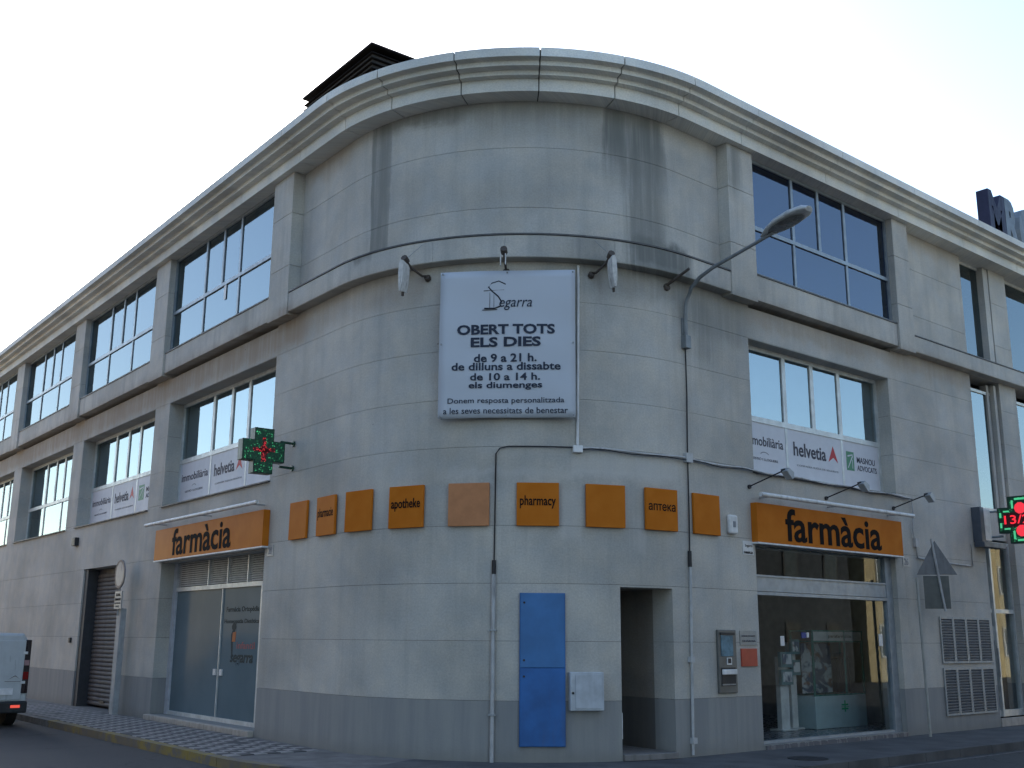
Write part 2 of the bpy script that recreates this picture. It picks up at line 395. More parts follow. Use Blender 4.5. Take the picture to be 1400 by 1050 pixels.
def shell(ua, ub, za, zb, off, skirt, reveal, gap=.004):
    """thick cladding panel with the openings cut out and reveals turned in"""
    gu = min(gap, .0003); ua += gu; ub -= gu; zlo = za+(gap if za > 0 else 0); zhi = zb-gap
    us = set(usteps(ua, ub)); zs = {zlo, zhi}
    for a, b, c, d in HOLES:
        if a < ub and b > ua and c < zhi and d > zlo:
            for q in (a, b):
                if ua < q < ub: us.add(q)
            for q in (c, d):
                if zlo < q < zhi: zs.add(q)
    us = sorted(us); zs = sorted(zs); idx = {}; bb = B(True); cells = set()
    for i in range(len(us)-1):
        for j in range(len(zs)-1):
            if us[i+1]-us[i] > 1e-6 and not inhole((us[i]+us[i+1])/2, (zs[j]+zs[j+1])/2): cells.add((i, j))
    if not cells: return None
    def vid(i, j, o, key):
        k = (i, j, key)
        if k not in idx: idx[k] = len(bb.v); bb.v.append((us[i], o, zs[j]))
        return idx[k]
    for (i, j) in cells:
        bb.f.append((vid(i, j, off, 0), vid(i+1, j, off, 0), vid(i+1, j+1, off, 0), vid(i, j+1, off, 0))); bb.mi.append(0); bb.sm.append(False)
        for (di, dj, a, c) in ((-1, 0, (i, j), (i, j+1)), (1, 0, (i+1, j), (i+1, j+1)), (0, -1, (i, j), (i+1, j)), (0, 1, (i, j+1), (i+1, j+1))):
            ni, nj = i+di, j+dj
            if (ni, nj) in cells: continue
            onedge = ni < 0 or nj < 0 or ni >= len(us)-1 or nj >= len(zs)-1
            dep = skirt if onedge else reveal
            if onedge:   # edge coincides with an opening edge?
                m = (us[a[0]]+us[c[0]])/2, (zs[a[1]]+zs[c[1]])/2
                if inhole(m[0]+di*(gap+.01), m[1]+dj*(gap+.01)): dep = reveal
            n = len(bb.v); 
            bb.v += [(us[a[0]], off, zs[a[1]]), (us[c[0]], off, zs[c[1]]), (us[c[0]], off-dep, zs[c[1]]), (us[a[0]], off-dep, zs[a[1]])]
            bb.f.append((n, n+1, n+2, n+3)); bb.mi.append(0); bb.sm.append(False)
    # weld-free mesh; normals handled per face
    me = bpy.data.meshes.new('wall_panel'); me.from_pydata([P(*q) for q in bb.v], [], bb.f)
    uvl = me.uv_layers.new(name='UVMap')
    for l in me.loops:
        uu_, oo_, zz_ = bb.v[l.vertex_index]; uvl.data[l.index].uv = (uu_+(oo_-off)*.8, zz_)
    return me
UB = [-33, -30.6, -28.2, -25.8, -23.4, -21.0, -18.6, -17.1, -15.25, -12.62, -11.25, -8.9, -6.55, -5.37, -3.95, -2.67, -1.35, .0, 1.35, 2.69, 3.9, 5.3, 7.1, 8.85, 10.3, 11.93, 13.2, 13.95, 15.6, 17.8, 20]
for zi in range(len(ZC)-1):
    for ui in range(len(UB)-1):
        a, b = UB[ui], UB[ui+1]
        for a2, b2 in ([(a, 2.1), (2.1, b)] if (a == 1.35 and zi < 2) else [(a, b)]):
            me = shell(a2, b2, ZC[zi], ZC[zi+1], random.uniform(-.0008, .0008), .04, .42, .0022)
            if me: wpart(link('wall_panel', me, STONE, bld))
UU = [-4.62, -3.4, -2.42, -1.1, .0, 1.35, 2.62, 3.93]
for zi in range(len(ZU)-1):
    for ui in range(len(UU)-1):
        me = shell(UU[ui], UU[ui+1], ZU[zi], ZU[zi+1], random.uniform(-.0008, .0008), .04, .3, .0026)
        if me: wpart(link('wall_panel', me, STONE, bld))
    for a, b in ((9.47, 11.93), (13.2, 13.95), (15.6, 17.8), (17.8, 20)):
        me = shell(a, b, ZU[zi], ZU[zi+1], 0.0, .04, .3, .003)
        if me: wpart(link('wall_panel', me, STONE, bld))
# mortar core behind the panels
_keep = HOLES; HOLES = [(a-.03, b_+.03, c-.03, d+.03) for a, b_, c, d in _keep]
me = shell(UL, UR, 0, 9.9, -.02, .3, .1, 0); HOLES = _keep; wpart(link('wall_core', me, CORE, bld))
# roof, rear walls, floor slabs (closed body: it shades the street)
fp = [path(q, -.45) for q in usteps(UL, UR)]
back = [(20+T_-A, 16), (fp[0][0]+12, 16.5), (fp[0][0]+12, fp[0][1])]
ring = fp + back
b = B(); n = len(ring)
for z0, z1 in ((9.55, 9.95),):
    b.add([(x, y, z0) for x, y in ring]+[(x, y, z1) for x, y in ring], [tuple(range(n-1, -1, -1)), tuple(range(n, 2*n))]+[(i, (i+1) % n, (i+1) % n+n, i+n) for i in range(n)])
wpart(b.build('roof', simple('roof_gravel', (.25, .24, .22), .9), bld))
b = B(); m_ = len(fp)-1; seq = [ring[-1]]+[fp[0]]; bk = [fp[-1]]+back+[fp[0]]
for i in range(len(bk)-1):
    (x0, y0), (x1, y1) = bk[i], bk[i+1]; b.add([(x0, y0, 0), (x1, y1, 0), (x1, y1, 9.55), (x0, y0, 9.55)], [(0, 1, 2, 3)])
wpart(b.build('rear_wall', simple('rear_render', (.35, .33, .30), .9), bld))
b = B(True)
for z in (3.78, 6.62): b.box(UL, UR, -4.5, -.46, z, z+.3)
b.box(UL, UR, -5.6, -4.5, 0, 9.5)
wpart(b.build('floor_slab', ROOM, bld))
# cornice, cut into cast segments
def sweep(name, prof, a, b, mat, parent, gap=.0):
    us = usteps(a+gap, b-gap); n = len(prof); bb = B(True)
    vs = [(u, o, z) for u in us for o, z in prof]
    fs = [tuple(range(n-1, -1, -1)), tuple(range((len(us)-1)*n, len(us)*n))]
    for i in range(len(us)-1):
        for k in range(n): fs.append((i*n+k, i*n+(k+1) % n, (i+1)*n+(k+1) % n, (i+1)*n+k))
    bb.add(vs, fs); o = bb.build(name, mat, parent); return o
prof = [(-.4, 9.545), (.33, 9.54), (.33, 9.742), (.44, 9.744), (.44, 9.815), (.46, 9.822), (.58, 9.822), (.58, 9.895), (.60, 9.905), (.70, 9.905), (.70, 10.04), (.69, 10.05), (-.4, 10.06)]
_old = [(-.4, 9.545), (.33, 9.54), (.33, 9.745), (.345, 9.752), (.43, 9.745), (.445, 9.755), (.445, 9.815), (.46, 9.825), (.57, 9.82), (.585, 9.83), (.585, 9.895), (.60, 9.905), (.69, 9.90), (.70, 9.908), (.70, 10.04), (.69, 10.05), (-.4, 10.06)]
b = B(True); b.box(UL, UR, -.38, .29, 9.56, 9.80); b.box(UL, UR, -.38, .54, 9.83, 9.89); b.box(UL, UR, -.38, .655, 9.92, 10.03); wpart(b.build('cornice_core', CORE, bld))
joints = [UL, -30.2, -27.8, -25.4, -23, -20.6, -18.2, -15.8, -13.4, -11.0, -9.0, -6.6, -4.2, -2.67, -1.68, -.58, .5, 1.58, 2.67, 4.19, 6.59, 9.01, 11.51, 13.9, 16.3, 18.2, UR]
for i in range(len(joints)-1):
    wpart(sweep('cornice_segment', prof, joints[i], joints[i+1], CORN, bld, .006 if not (-3 < joints[i] < 2) else .009))
# ledge band round the corner + spandrels + pilasters
wpart(sweep('ledge', [(-.2, 6.975), (.19, 6.975), (.20, 6.985), (.20, 7.305), (.19, 7.315), (-.2, 7.33)], -4.62, -1.0, TRIM, bld, .002))
wpart(sweep('ledge', [(-.2, 6.975), (.19, 6.975), (.20, 6.985), (.20, 7.305), (.19, 7.315), (-.2, 7.33)], -1.0, 1.6, TRIM, bld, .002))
wpart(sweep('ledge', [(-.2, 6.975), (.19, 6.975), (.20, 6.985), (.20, 7.305), (.19, 7.315), (-.2, 7.33)], 1.6, 3.93, TRIM, bld, .002))
wpart(sweep('ledge', [(-.2, 6.975), (.19, 6.975), (.20, 6.985), (.20, 7.28), (.19, 7.29), (-.2, 7.30)], 9.47, UR, TRIM, bld, .002))
SILLM = simple('dark_drip_strip', (.10, .10, .10), .6, .3)
for a, b_ in uppers:
    bb = B(True); bb.box(a, b_, -.2, .175, 6.99, 7.42); wpart(bb.build('spandrel', TRIM, bld, .006))
    bb = B(True); bb.box(a+.002, b_-.002, -.05, .19, 7.421, 7.448); wpart(bb.build('window_sill', SILLM, bld))
pil = [(-5.378-PER*k-5.052-.818, -5.378-PER*k-5.052) for k in range(4)] + [(-5.378, -4.622), (3.932, 4.598), (8.922, 9.468)]
for a, b_ in pil:
    zz = [6.93, 7.82, 8.78, 9.538]
    for i in range(3):
        bb = B(True); bb.box(a+.002, b_-.002, -.2, .22, zz[i]+.002, zz[i+1]-.002); wpart(bb.build('pilaster', TRIM, bld, .008))

for a, b_ in ((-4.62, 3.93), (9.47, UR)):
    bb = B(True); bb.box(a+.004, b_-.004, -.02, .212, 7.318 if a < 0 else 7.292, 7.342 if a < 0 else 7.312); wpart(bb.build('drip_strip', SILLM, bld))
# windows ------------------------------------------------------------
def wframe(name, u, off, z, W, H, bars, t, mat, depth=.07):
    """frame in local coords x 0..W, z 0..H. bars: list of (x0,x1,z0,z1)"""
    b = B(); t2 = t
    b.box(0, W, 0, depth, 0, t2); b.box(0, W, 0, depth, H-t2, H); b.box(0, t2, 0, depth, t2, H-t2); b.box(W-t2, W, 0, depth, t2, H-t2)
    for i, (x0, x1, z0, z1) in enumerate(bars): b.box(x0, x1, .004+.002*i, depth-.004-.001*i, z0, z1)
    return b.mesh(name)
def addsub(parent, name, me, mat=None, loc=(0, 0, 0)):
    o = link(name, me, mat, parent); o.location = loc; return o
def box_mesh(name, *a):
    b = B(); b.box(*a); return b.mesh(name)
def bwin(name, u, off, z, me, mat):
    o = link(name, me, mat, bld); o.matrix_parent_inverse = bld_inv; return place(o, u, off, z)
def upper_window(u0, W, flip=False, blind=0.0):
    GUP = GUPR if flip else globals()['GUP']
    H = 2.09; z0 = 7.45; hz = .89-.03
    xs = [1.69, 2.55, 3.36] if not flip else [W-3.04, W-2.25, W-1.42]
    k = W/5.05 if not flip else 1
    xs = [q*k for q in xs]
    bars = [(.05, W-.05, hz-.035, hz+.035)]+[(x-.035, x+.035, hz+.035, H-.05) for x in xs]+[(x-.03, x+.03, .05, hz-.035) for x in (xs[0], xs[2])]
    o = bwin('window', u0, .09, z0, wframe('upper_window_frame', 0, 0, 0, W, H, bars, .06, FRD), FRD)
    addsub(o, 'roller_blind', box_mesh('roller_blind', .05, W-.05, .16, .165, .05, H-.05), BLIND)  # pale blind added behind the panes to even out their brightness
    ex = [.06]+xs+[W-.06]
    for i in range(4): addsub(o, 'pane', box_mesh('pane', ex[i]+.035*(i > 0), ex[i+1]-.035*(i < 3), .03, .036, hz+.035, H-.06), GUP)
    ex = [.06, xs[0], xs[2], W-.06]
    for i in range(3): addsub(o, 'pane', box_mesh('pane', ex[i]+.03*(i > 0), ex[i+1]-.03*(i < 2), .032, .038, .06, hz-.035), GUP)
    return o
for i, (a, b_) in enumerate(uppers): upper_window(a, b_-a, i == len(uppers)-1)
# a pair of small white stickers on the first upper window, left facade
st = box_mesh('sticker', 0, .10, 0, .004, 0, .34); o = link('sticker', st, WHT, bld); o.matrix_parent_inverse = bld_inv; place(o, -7.75, .075, 7.98)

POST = simple('white_vinyl', (.62, .64, .68), .6, var=.03)
RED = flat('logo_red', (.50, .05, .06), .5); GRN = flat('logo_green', (.10, .28, .17), .5); GTX = flat('grey_print', (.07, .07, .09), .6); MGR = flat('mid_grey_print', (.25, .26, .28), .6)
def lower_window(u0, W, decals=True, flip=False, curtains=False):
    H = 2.17; z0 = 4.20; hz = .93
    off = -.30 if not flip else -.25
    xs = [1.64, 2.52, 3.30] if not flip else [W-2.90, W-2.08, W-1.25]
    t = .05
    bars = [(.05, W-.05, hz-.045, hz+.045)]+[(x-.05, x+.05, hz+.045, H-.05) for x in xs]+[(x-.03, x+.03, .05, hz-.045) for x in (xs[0], xs[2])]
    o = bwin('window', u0, off, z0, wframe('lower_window_frame', 0, 0, 0, W, H, bars, .07, FRL), FRL)
    addsub(o, 'roller_blind', box_mesh('roller_blind', .05, W-.05, .12, .125, hz, H-.05), BLIND)
    ex = [.07]+xs+[W-.07]
    for i in range(4):
        addsub(o, 'pane', box_mesh('pane', ex[i]+.05*(i > 0), ex[i+1]-.05*(i < 3), .03, .036, hz+.045, H-.07), GWIN)
    ex = [.07, xs[0], xs[2], W-.07]
    for i in range(3):
        x0, x1 = ex[i]+.03*(i > 0), ex[i+1]-.03*(i < 2)
        if decals:
            addsub(o, 'poster', box_mesh('poster', x0, x1, .018, .026, .07, hz-.045), POST)
            wd = x1-x0; c = (x0+x1)/2; y = .0175
            if i == 0:
                sx = x0+.08*wd if not flip else x0-.0
                text_obj('lettering', [('immobiliària', x0+.06*wd, x1-.06*wd, .50, .66, y, .01), ('GESTIÓ I LLOGUERS', x0+.2*wd, x1-.2*wd, .26, .31, y)], [GTX if not flip else GTX], o)
                b = B(); 
                for k in range(7):
                    a0 = PI*(.15+.7*k/7); a1 = PI*(.15+.7*(k+1)/7)
                    b.add([(c+.13*math.cos(a0), y-.001, .34+.07*math.sin(a0)), (c+.13*math.cos(a1), y-.001, .34+.07*math.sin(a1)), (c+.11*math.cos(a1), y-.001, .34+.055*math.sin(a1)), (c+.11*math.cos(a0), y-.001, .34+.055*math.sin(a0))], [(0, 1, 2, 3)])
                b.build('roof_logo', MGR, o)
            elif i == 1:
                text_obj('lettering', [('helvetia', x0+.10*wd, x0+.70*wd, .44, .68, y, .02), ('COMPAÑÍA SUIZA DE SEGUROS', x0+.15*wd, x0+.92*wd, .27, .31, y, 0, 0, 1)], [GTX, MGR], o)
                b = B(); bx = x0+.74*wd
                b.add([(bx, y, .44), (bx+.10*wd, y, .74), (bx+.19*wd, y, .44), (bx+.10*wd, y, .53)], [(0, 3, 1), (3, 2, 1)])
                b.build('triangle_logo', RED, o)
            else:
                text_obj('lettering', [('MASNOU', x0+.37*wd, x0+.88*wd, .52, .63, y, .01), ('ADVOCATS', x0+.37*wd, x0+.92*wd, .38, .48, y, .01)], [GTX], o)
                b = B(); q0 = x0+.08*wd; q1 = x0+.29*wd; b.box(q0, q1, y-.002, y, .36, .70)
                b.add([(q0+.03, y-.003, .40), (q0+.05, y-.003, .40), (q1-.03, y-.003, .62), (q1-.05, y-.003, .64)], [(0, 1, 2, 3)], 1)
                b.add([(q0+.04, y-.003, .60), (q1-.04, y-.003, .64), (q1-.04, y-.003, .66), (q0+.04, y-.003, .63)], [(0, 1, 2, 3)], 1)
                b.box(q1-.06, q1-.045, y-.003, y-.002, .40, .56, 1)
                b.build('green_logo', [GRN, POST], o)
        else:
            addsub(o, 'pane', box_mesh('pane', x0, x1, .03, .036, .07, hz-.045), GWIN)
    if curtains:
        b = B(); n = 40
        for s, e in ((.3, 1.1), (2.6, 3.2), (4.0, 4.7)):
            vs = []; fs = []
            for i in range(n+1):
                x = s+(e-s)*i/n; y = .25+.03*math.sin(i*1.3); vs += [(x, y, .05), (x, y, H-.05)]
            for i in range(n): fs.append((2*i, 2*i+2, 2*i+3, 2*i+1))
            b.add(vs, fs, 0, True)
        b.build('curtain', BLIND, o)
    b = B(True); b.box(u0-.02, u0+W+.02, -.28, .045, 4.165, 4.188); wpart(b.build('window_sill', SILLM if not flip else SILLM, bld))
    return o
for k in range(4): lower_window(-10.40-PER*k, 5.03, k < 2, False, k >= 2)
lower_window(4.57, 4.18, True, True)
# dark rooms behind windows: partition walls
b = B(True)
for q in [-4.9-PER*k for k in range(5)]+[-2.5, 3.0, 4.0, 9.4, 11.6]:
    b.box(q, q+.15, -4.5, -.5, 4.08, 9.5)
wpart(b.build('partition_wall', ROOM, bld))
# roller blinds half lowered behind some upper panes
for u0_, x0, x1, zz in ((-10.43, .1, 1.6, 1.0), (-16.3, 1.8, 3.2, .8), (4.6, 2.1, 2.8, .6)):
    o = link('roller_blind', box_mesh('roller_blind', x0, x1, 0, .02, 0, zz), BLIND, bld); o.matrix_parent_inverse = bld_inv; place(o, u0_, -.15, 9.5-zz)

# strip windows at the right end ---------------------------------------
def strip_win(u0, W):
    # floor 1
    o = bwin('window', u0, -.13, 4.2, wframe('strip_frame', 0, 0, 0, W, 2.55, [], .06, FRL), FRL)
    addsub(o, 'pane', box_mesh('pane', .06, W-.06, .03, .036, .06, 2.49), GWIN)
    o = bwin('window', u0, -.13, 7.345, wframe('strip_frame', 0, 0, 0, W, 2.2, [], .06, FRL), FRL)
    addsub(o, 'pane', box_mesh('pane', .06, W-.06, .03, .036, .06, 2.14), GUP)
    b = B(True); b.box(u0, u0+W, -.5, -.14, 3.62, 4.19); wpart(b.build('spandrel', TRIM, bld))
strip_win(11.94, 1.24); strip_win(13.96, 1.6)
for q in (12.86, 13.02):
    b = B(True); b.box(q, q+.10, -.26, -.12+(q-12.86)*.5, 4.0, 6.9); wpart(b.build('window_fin', TRIM, bld))
b = B(True); b.box(12.98, 13.19, -.3, -.02, 7.32, 9.53); wpart(b.build('window_fin', TRIM, bld))

# recessed side doorway ------------------------------------------------
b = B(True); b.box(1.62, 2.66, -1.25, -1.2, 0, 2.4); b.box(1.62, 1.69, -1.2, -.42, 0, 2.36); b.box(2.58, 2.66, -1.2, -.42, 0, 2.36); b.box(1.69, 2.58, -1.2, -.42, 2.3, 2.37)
wpart(b.build('door_recess', stone_mat('recess_stone_shade', (.27, .25, .22), stains=False), bld))  # shade of the recess put into a darker, browner stone colour
b = B(True); b.box(1.695, 2.575, -1.195, .06, .004, .086); wpart(b.build('doorstep', simple('doorstep_stone', (.20, .19, .18), .8, dirt=.4), bld, .008))
DOORM = simple('dark_wood_door', (.045, .04, .035), .55)
b = B(True); b.box(1.72, 2.05, -1.19, -1.14, .09, 2.28); o = wpart(b.build('door', DOORM, bld))
b = B(True); b.box(1.99, 2.01, -1.14, -1.09, 1.0, 1.2); b.build('handle', GREYP, o)
b = B(True); b.box(1.693, 1.71, -.30, -.22, 1.78, 1.95); wpart(b.build('intercom', WHT, bld))
b = B(True); b.box(1.693, 1.72, -.16, -.04, .28, .62); wpart(b.build('junction_box', WHT, bld))

# garage / shutter -----------------------------------------------------
SHT = simple('shutter_steel', (.125, .118, .115), .7, .1, var=.12, dirt=.6)
b = B(True); b.box(-15.25, -15.02, -.42, -.04, 0, 3.10); b.box(-12.80, -12.62, -.42, -.18, 0, 3.10); b.box(-15.02, -12.80, -.42, -.30, 2.98, 3.10); b.box(-15.25, -12.62, -.5, -.44, 0, 3.1)
sh = wpart(b.build('roller_shutter', simple('shutter_guide_dark', (.045, .047, .052), .6), bld))
b = B()
for i in range(1):
    b.prismx([(0, 0), (-.022, .02), (-.030, .05), (-.022, .08), (0, .095)], 0, 2.20)
sm = b.mesh('slat'); sm.materials.append(SHT)
shm = Matrix.Translation((6, 6, 0))
for i in range(31):
    o = link('slat', sm, None, sh); place(o, -15.01, -.30, .04+i*.0955)
b = B(True); b.box(-14.1, -13.8, -.30, -.26, .12, .16); b.build('handle', BLK, sh)

# shop front, left (frosted glass) -------------------------------------
FROST = None
def frosted():
    m, nt, b = nm('frosted_glass_film'); tc = N(nt, 'ShaderNodeTexCoord').outputs['Object']
    c = mixc(nt, ramp(nt, noise(nt, tc, .8, 3), .3, .7), rgb((.125, .175, .20)), rgb((.155, .21, .235)))
    nt.links.new(c, b.inputs['Base Color']); b.inputs['Roughness'].default_value = .14; b.inputs['Specular IOR Level'].default_value = .03; return m
FROST = frosted()
u0s = -10.17; W = 4.77
b = B()
b.box(.16, W-.05, .01, .11, 2.36, 2.44); b.box(.16, W-.05, .01, .11, 0, .07); b.box(.16, W-.05, .01, .11, 3.1, 3.2)
for x in (1.72, 2.62, 3.50, 4.2): b.box(x-.02, x+.02, .015, .10, 2.44, 3.1)
b.box(2.42, 2.45, .02, .08, .07, 2.36); b.box(4.12, 4.20, .0, .10, .07, 2.36)
b.box(4.36, 4.40, .02, .09, .07, 2.36)
lf = link('shop_front', b.mesh('shop_front'), FRL, bld); lf.matrix_parent_inverse = bld_inv; place(lf, u0s, -.28, .10)
b = B(); b.box(0, .16, .0, .12, 0, 3.2); b.build('jamb', simple('jamb_pale_blue', (.50, .53, .58), .5), lf); b = B(); b.box(W-.05, W, 0, .12, 0, 3.2); b.build('jamb', FRL, lf)
for x0, x1 in ((.16, 1.36), (1.36, 2.42), (2.45, 4.12), (4.20, 4.36), (4.40, W-.05)):
    addsub(lf, 'glass_panel', box_mesh('glass_panel', x0, x1, .045, .053, .07, 2.36), FROST)
b = B(); b.prismx([(0, 0), (.05, .03), (.05, .036), (0, .006)], 0, 1); slm = b.mesh('slat'); slm.materials.append(WHT)
xs = [.16, 1.72, 2.62, 3.50, 4.2, W-.05]
for i in range(5):
    for j in range(16):
        o = link('slat', slm, None, lf); o.location = (xs[i]+.02, .03, 2.46+j*.040); o.scale = (xs[i+1]-xs[i]-.04, 1, 1)
addsub(lf, 'louvre_backing', box_mesh('louvre_backing', .16, W-.05, .10, .105, 2.44, 3.1), simple('louvre_dark', (.10, .11, .11), .8))
for x in (2.28, 2.56): addsub(lf, 'door_handle', box_mesh('door_handle', x-.055, x+.055, .02, .045, .80, .91), WHT)
DKP = flat('dark_teal_print', (.02, .035, .04), .6); ORG = flat('orange_print', (.45, .15, .05), .6); PNK = flat('pink_print', (.35, .12, .12), .6)
text_obj('lettering', [('Farmàcia Ortopèdia', 2.62, 4.0, 1.90, 2.02, .044, .015), ('Homeopatia Dietètica', 2.56, 4.02, 1.70, 1.80, .044, .015),
                       ('segarra', 2.9, 3.85, .98, 1.18, .044, .02, .2), ('infantil', 3.15, 3.9, 1.28, 1.40, .044, .01, 0, 1)], [DKP, PNK], lf)
b = B()
b.add([(2.94, .043, 1.15), (3.0, .043, 1.13), (2.98, .043, 1.42), (3.06, .043, 1.60), (2.98, .043, 1.66), (2.88, .043, 1.52), (2.9, .043, 1.35)], [(0, 1, 2, 6), (2, 3, 4, 5, 6)])
b.add([(3.0+.10*math.cos(t), .042, 1.66+.07*math.sin(t)) for t in [2*PI*i/12 for i in range(12)]], [tuple(range(12))])
b.add([(2.94, .041, 1.40), (3.08, .041, 1.40), (3.10, .041, 1.58), (2.96, .041, 1.56)], [(0, 1, 2, 3)], 1)
b.build('figure_logo', [DKP, ORG], lf)
b = B(True); b.box(-10.25, -5.44, -.28, .10, .0, .098); wpart(b.build('shop_step', STONE2, bld, .01))

# shop front, right (see-through) --------------------------------------
W = 4.04; u0r = 4.52
b = B()
b.box(0, .03, 0, .1, 0, 3.2); b.box(W-.20, W, 0, .12, 0, 3.2)
b.box(.03, W-.2, .01, .11, 2.28, 2.50); b.box(.03, W-.2, -.01, .13, 2.50, 2.53); b.box(.03, W-.2, .01, .11, 2.98, 3.2); b.box(.03, W-.2, .02, .10, 0, .05)
b.box(.03, W-.2, -.01, .08, 2.22, 2.27)
rf = link('shop_front', b.mesh('shop_front'), simple('shop_front_aluminium', (.32, .36, .39), .45, .3), bld); rf.matrix_parent_inverse = bld_inv; place(rf, u0r, -.10, .06)
for x0, x1 in ((.03, 1.30), (1.31, 3.03), (3.04, W-.2)):
    addsub(rf, 'glass_panel', box_mesh('glass_panel', x0, x1, .045, .053, .05, 2.22), GSHOP)
addsub(rf, 'glass_panel', box_mesh('glass_panel', .03, W-.2, .045, .053, 2.53, 2.98), GSHOP)
for x, z, w_, h_ in ((.72, 1.45, .10, .15), (3.55, 1.45, .12, .2)): addsub(rf, 'sticker', box_mesh('sticker', x, x+w_, .036, .040, z, z+h_), WHT)
b = B(); b.box(1.28, 1.40, .030, .040, 1.57, 1.66); b.box(1.42, 1.48, .03, .04, 1.58, 1.66, 1); b.build('sticker', [flat('blue_sticker', (.06, .08, .25)), WHT], rf)
# interior of the pharmacy
INW = simple('shop_inner_wall', (.30, .30, .28), .85); INF = simple('shop_floor', (.16, .16, .17), .25, var=.1)
b = B(True); b.box(4.2, 10.4, -5.2, -5.1, .05, 3.7); b.box(4.1, 4.2, -5.1, -.45, .05, 3.7); b.box(10.3, 10.4, -5.1, -.45, .05, 3.7); b.box(4.2, 10.3, -5.1, -.45, 3.5, 3.6)
wpart(b.build('shop_room', INW, bld))
b = B(True); b.box(4.56, 8.52, -.46, .04, -.02, .058); b.box(4.2, 10.3, -5.1, -.461, -.02, .056); wpart(b.build('shop_floor', INF, bld))
# back shelving with many small packs
shelf = at_wall('pharmacy_shelf', 5.2, -4.6, .06)
tag(shelf, 'dim wooden wall shelving full of small boxes at the back of the pharmacy', 'shelf')
b = B(); 
for z in [0, .4, .8, 1.2, 1.6, 2.0, 2.4]: b.box(0, 4.4, 0, .4, z, z+.03)
for x in [0, 1.1, 2.2, 3.3, 4.37]: b.box(x, x+.03, -.005, .41, -.005, 2.45)
b.build('shelf_board', simple('shelf_wood', (.14, .09, .06), .6), shelf)
b = B(); cm = [flat('pack_%s' % c, v, .6) for c, v in (('white', (.5, .5, .5)), ('green', (.05, .22, .12)), ('red', (.35, .05, .05)), ('blue', (.05, .12, .3)), ('amber', (.5, .28, .05)))]
for z in [.03, .43, .83, 1.23, 1.63, 2.03]:
    x = .06
    while x < 4.25:
        w_ = random.uniform(.05, .14); h_ = random.uniform(.1, .3)
        if random.random() < .8: b.box(x, x+w_, .03+random.uniform(0, .1), .3, z, z+h_, random.randrange(5))
        x += w_+.01
o = b.build('medicine_boxes', cm, shelf); o['kind'] = 'stuff'
# glass display cabinet in the window
case = at_wall('display_cabinet', 7.78, -1.3, .06); case.scale = (1.3, 1, 1)
tag(case, 'glass display cabinet with teal edges on a pale blue counter base inside the pharmacy window', 'display cabinet')
TEAL = simple('teal_edge', (.03, .20, .18), .3); PALE = simple('pale_blue_laminate', (.50, .66, .70), .5, var=.05)
b = B(); b.box(0, 1.25, 0, .5, 0, .56); b.build('counter_base', PALE, case, .01)
b = B()
for x in (0, 1.22):
    for y in (0, .47): b.box(x, x+.03, y, y+.03, .56, 1.72)
b.box(.78, .80, .0, .03, .56, 1.72)
for z in (.56, 1.50, 1.69): b.box(0.03, 1.22, 0.002, .028, z+.001, z+.03); b.box(0.03, 1.22, .472, .498, z+.001, z+.03)
b.build('teal_frame', TEAL, case)
b = B(); b.box(.03, 1.22, .012, .018, .60, 1.50); b.build('glass_panel', GSHOP, case)
b = B(); b.box(.03, 1.22, .01, .02, 1.53, 1.69); b.build('header_panel', simple('header_panel', (.72, .76, .76), .5), case)
def poster_mat():
    m, nt, b = nm('printed_poster'); tc = N(nt, 'ShaderNodeTexCoord').outputs['Object']
    v = N(nt, 'ShaderNodeTexNoise'); v.inputs['Scale'].default_value = 3.2; v.inputs['Distortion'].default_value = 1.4; nt.links.new(tc, v.inputs['Vector'])
    c = mixc(nt, ramp(nt, v.outputs[0], .42, .55), rgb((.10, .14, .22)), rgb((.72, .76, .80)))
    c = mixc(nt, ramp(nt, noise(nt, tc, 5), .55, .7), c, rgb((.28, .16, .12)))
    nt.links.new(c, b.inputs['Base Color']); return m
b = B(); b.box(.05, .77, .30, .31, .60, 1.48); b.build('poster', poster_mat(), case)
b = B(); 
for i in range(7): b.box(.84+.05*i, .87+.05*i, .25, .35, .60, 1.2+.12*math.sin(i*2.1))
b.build('walking_sticks', BLK, case)
text_obj('lettering', [('parafarmàcia', .40, .98, 1.57, 1.64, .009, .01)], [DKP], case)
b = B(); CR = flat('green_cross_print', (.05, .45, .22)); b.box(.62, .78, -.004, -.001, .38, .41); b.box(.62, .78, -.004, -.001, .31, .34)
b.box(.685, .715, -.006, -.004, .27, .47); b.box(.60, .80, -.008, -.006, .355, .365); b.build('cross_emblem', CR, case)
# brochure stand and blood-pressure column
def display_col(u, off, h, label, w_=.30):
    t = at_wall('display_stand', u, off, .06); tag(t, label, 'display stand')
    b = B(); b.box(-w_*.35, w_*.35, .1, .2, 0, h); b.box(-w_*.6, w_*.6, .02, .3, 0, .03); b.build('column', simple('stand_white', (.70, .72, .72), .5), t, .006)
    for i, z in enumerate((h*.62, h*.86)):
        b = B(); b.box(-w_/2, w_/2, .03, .095, z, z+.26); b.build('leaflet_holder', simple('holder_teal', (.12, .24, .27), .4), t)
        b = B(); b.box(-w_*.38, w_*.38, .02, .028, z+.05, z+.22); b.build('leaflet', poster_mat(), t)
    return t
display_col(7.10, -1.35, 1.25, 'pale leaflet stand by the pharmacy door glass, the lower and wider of two', .34)
display_col(7.52, -1.45, 1.5, 'taller narrow leaflet stand just left of the glass display cabinet', .24)
b = B(True); b.box(4.9, 6.8, -3.2, -2.6, .06, 1.0); o = b.build('service_counter', simple('counter_dark', (.08, .07, .065), .5), None, .01); tag(o, 'dark service counter in the dim inside of the pharmacy', 'counter')
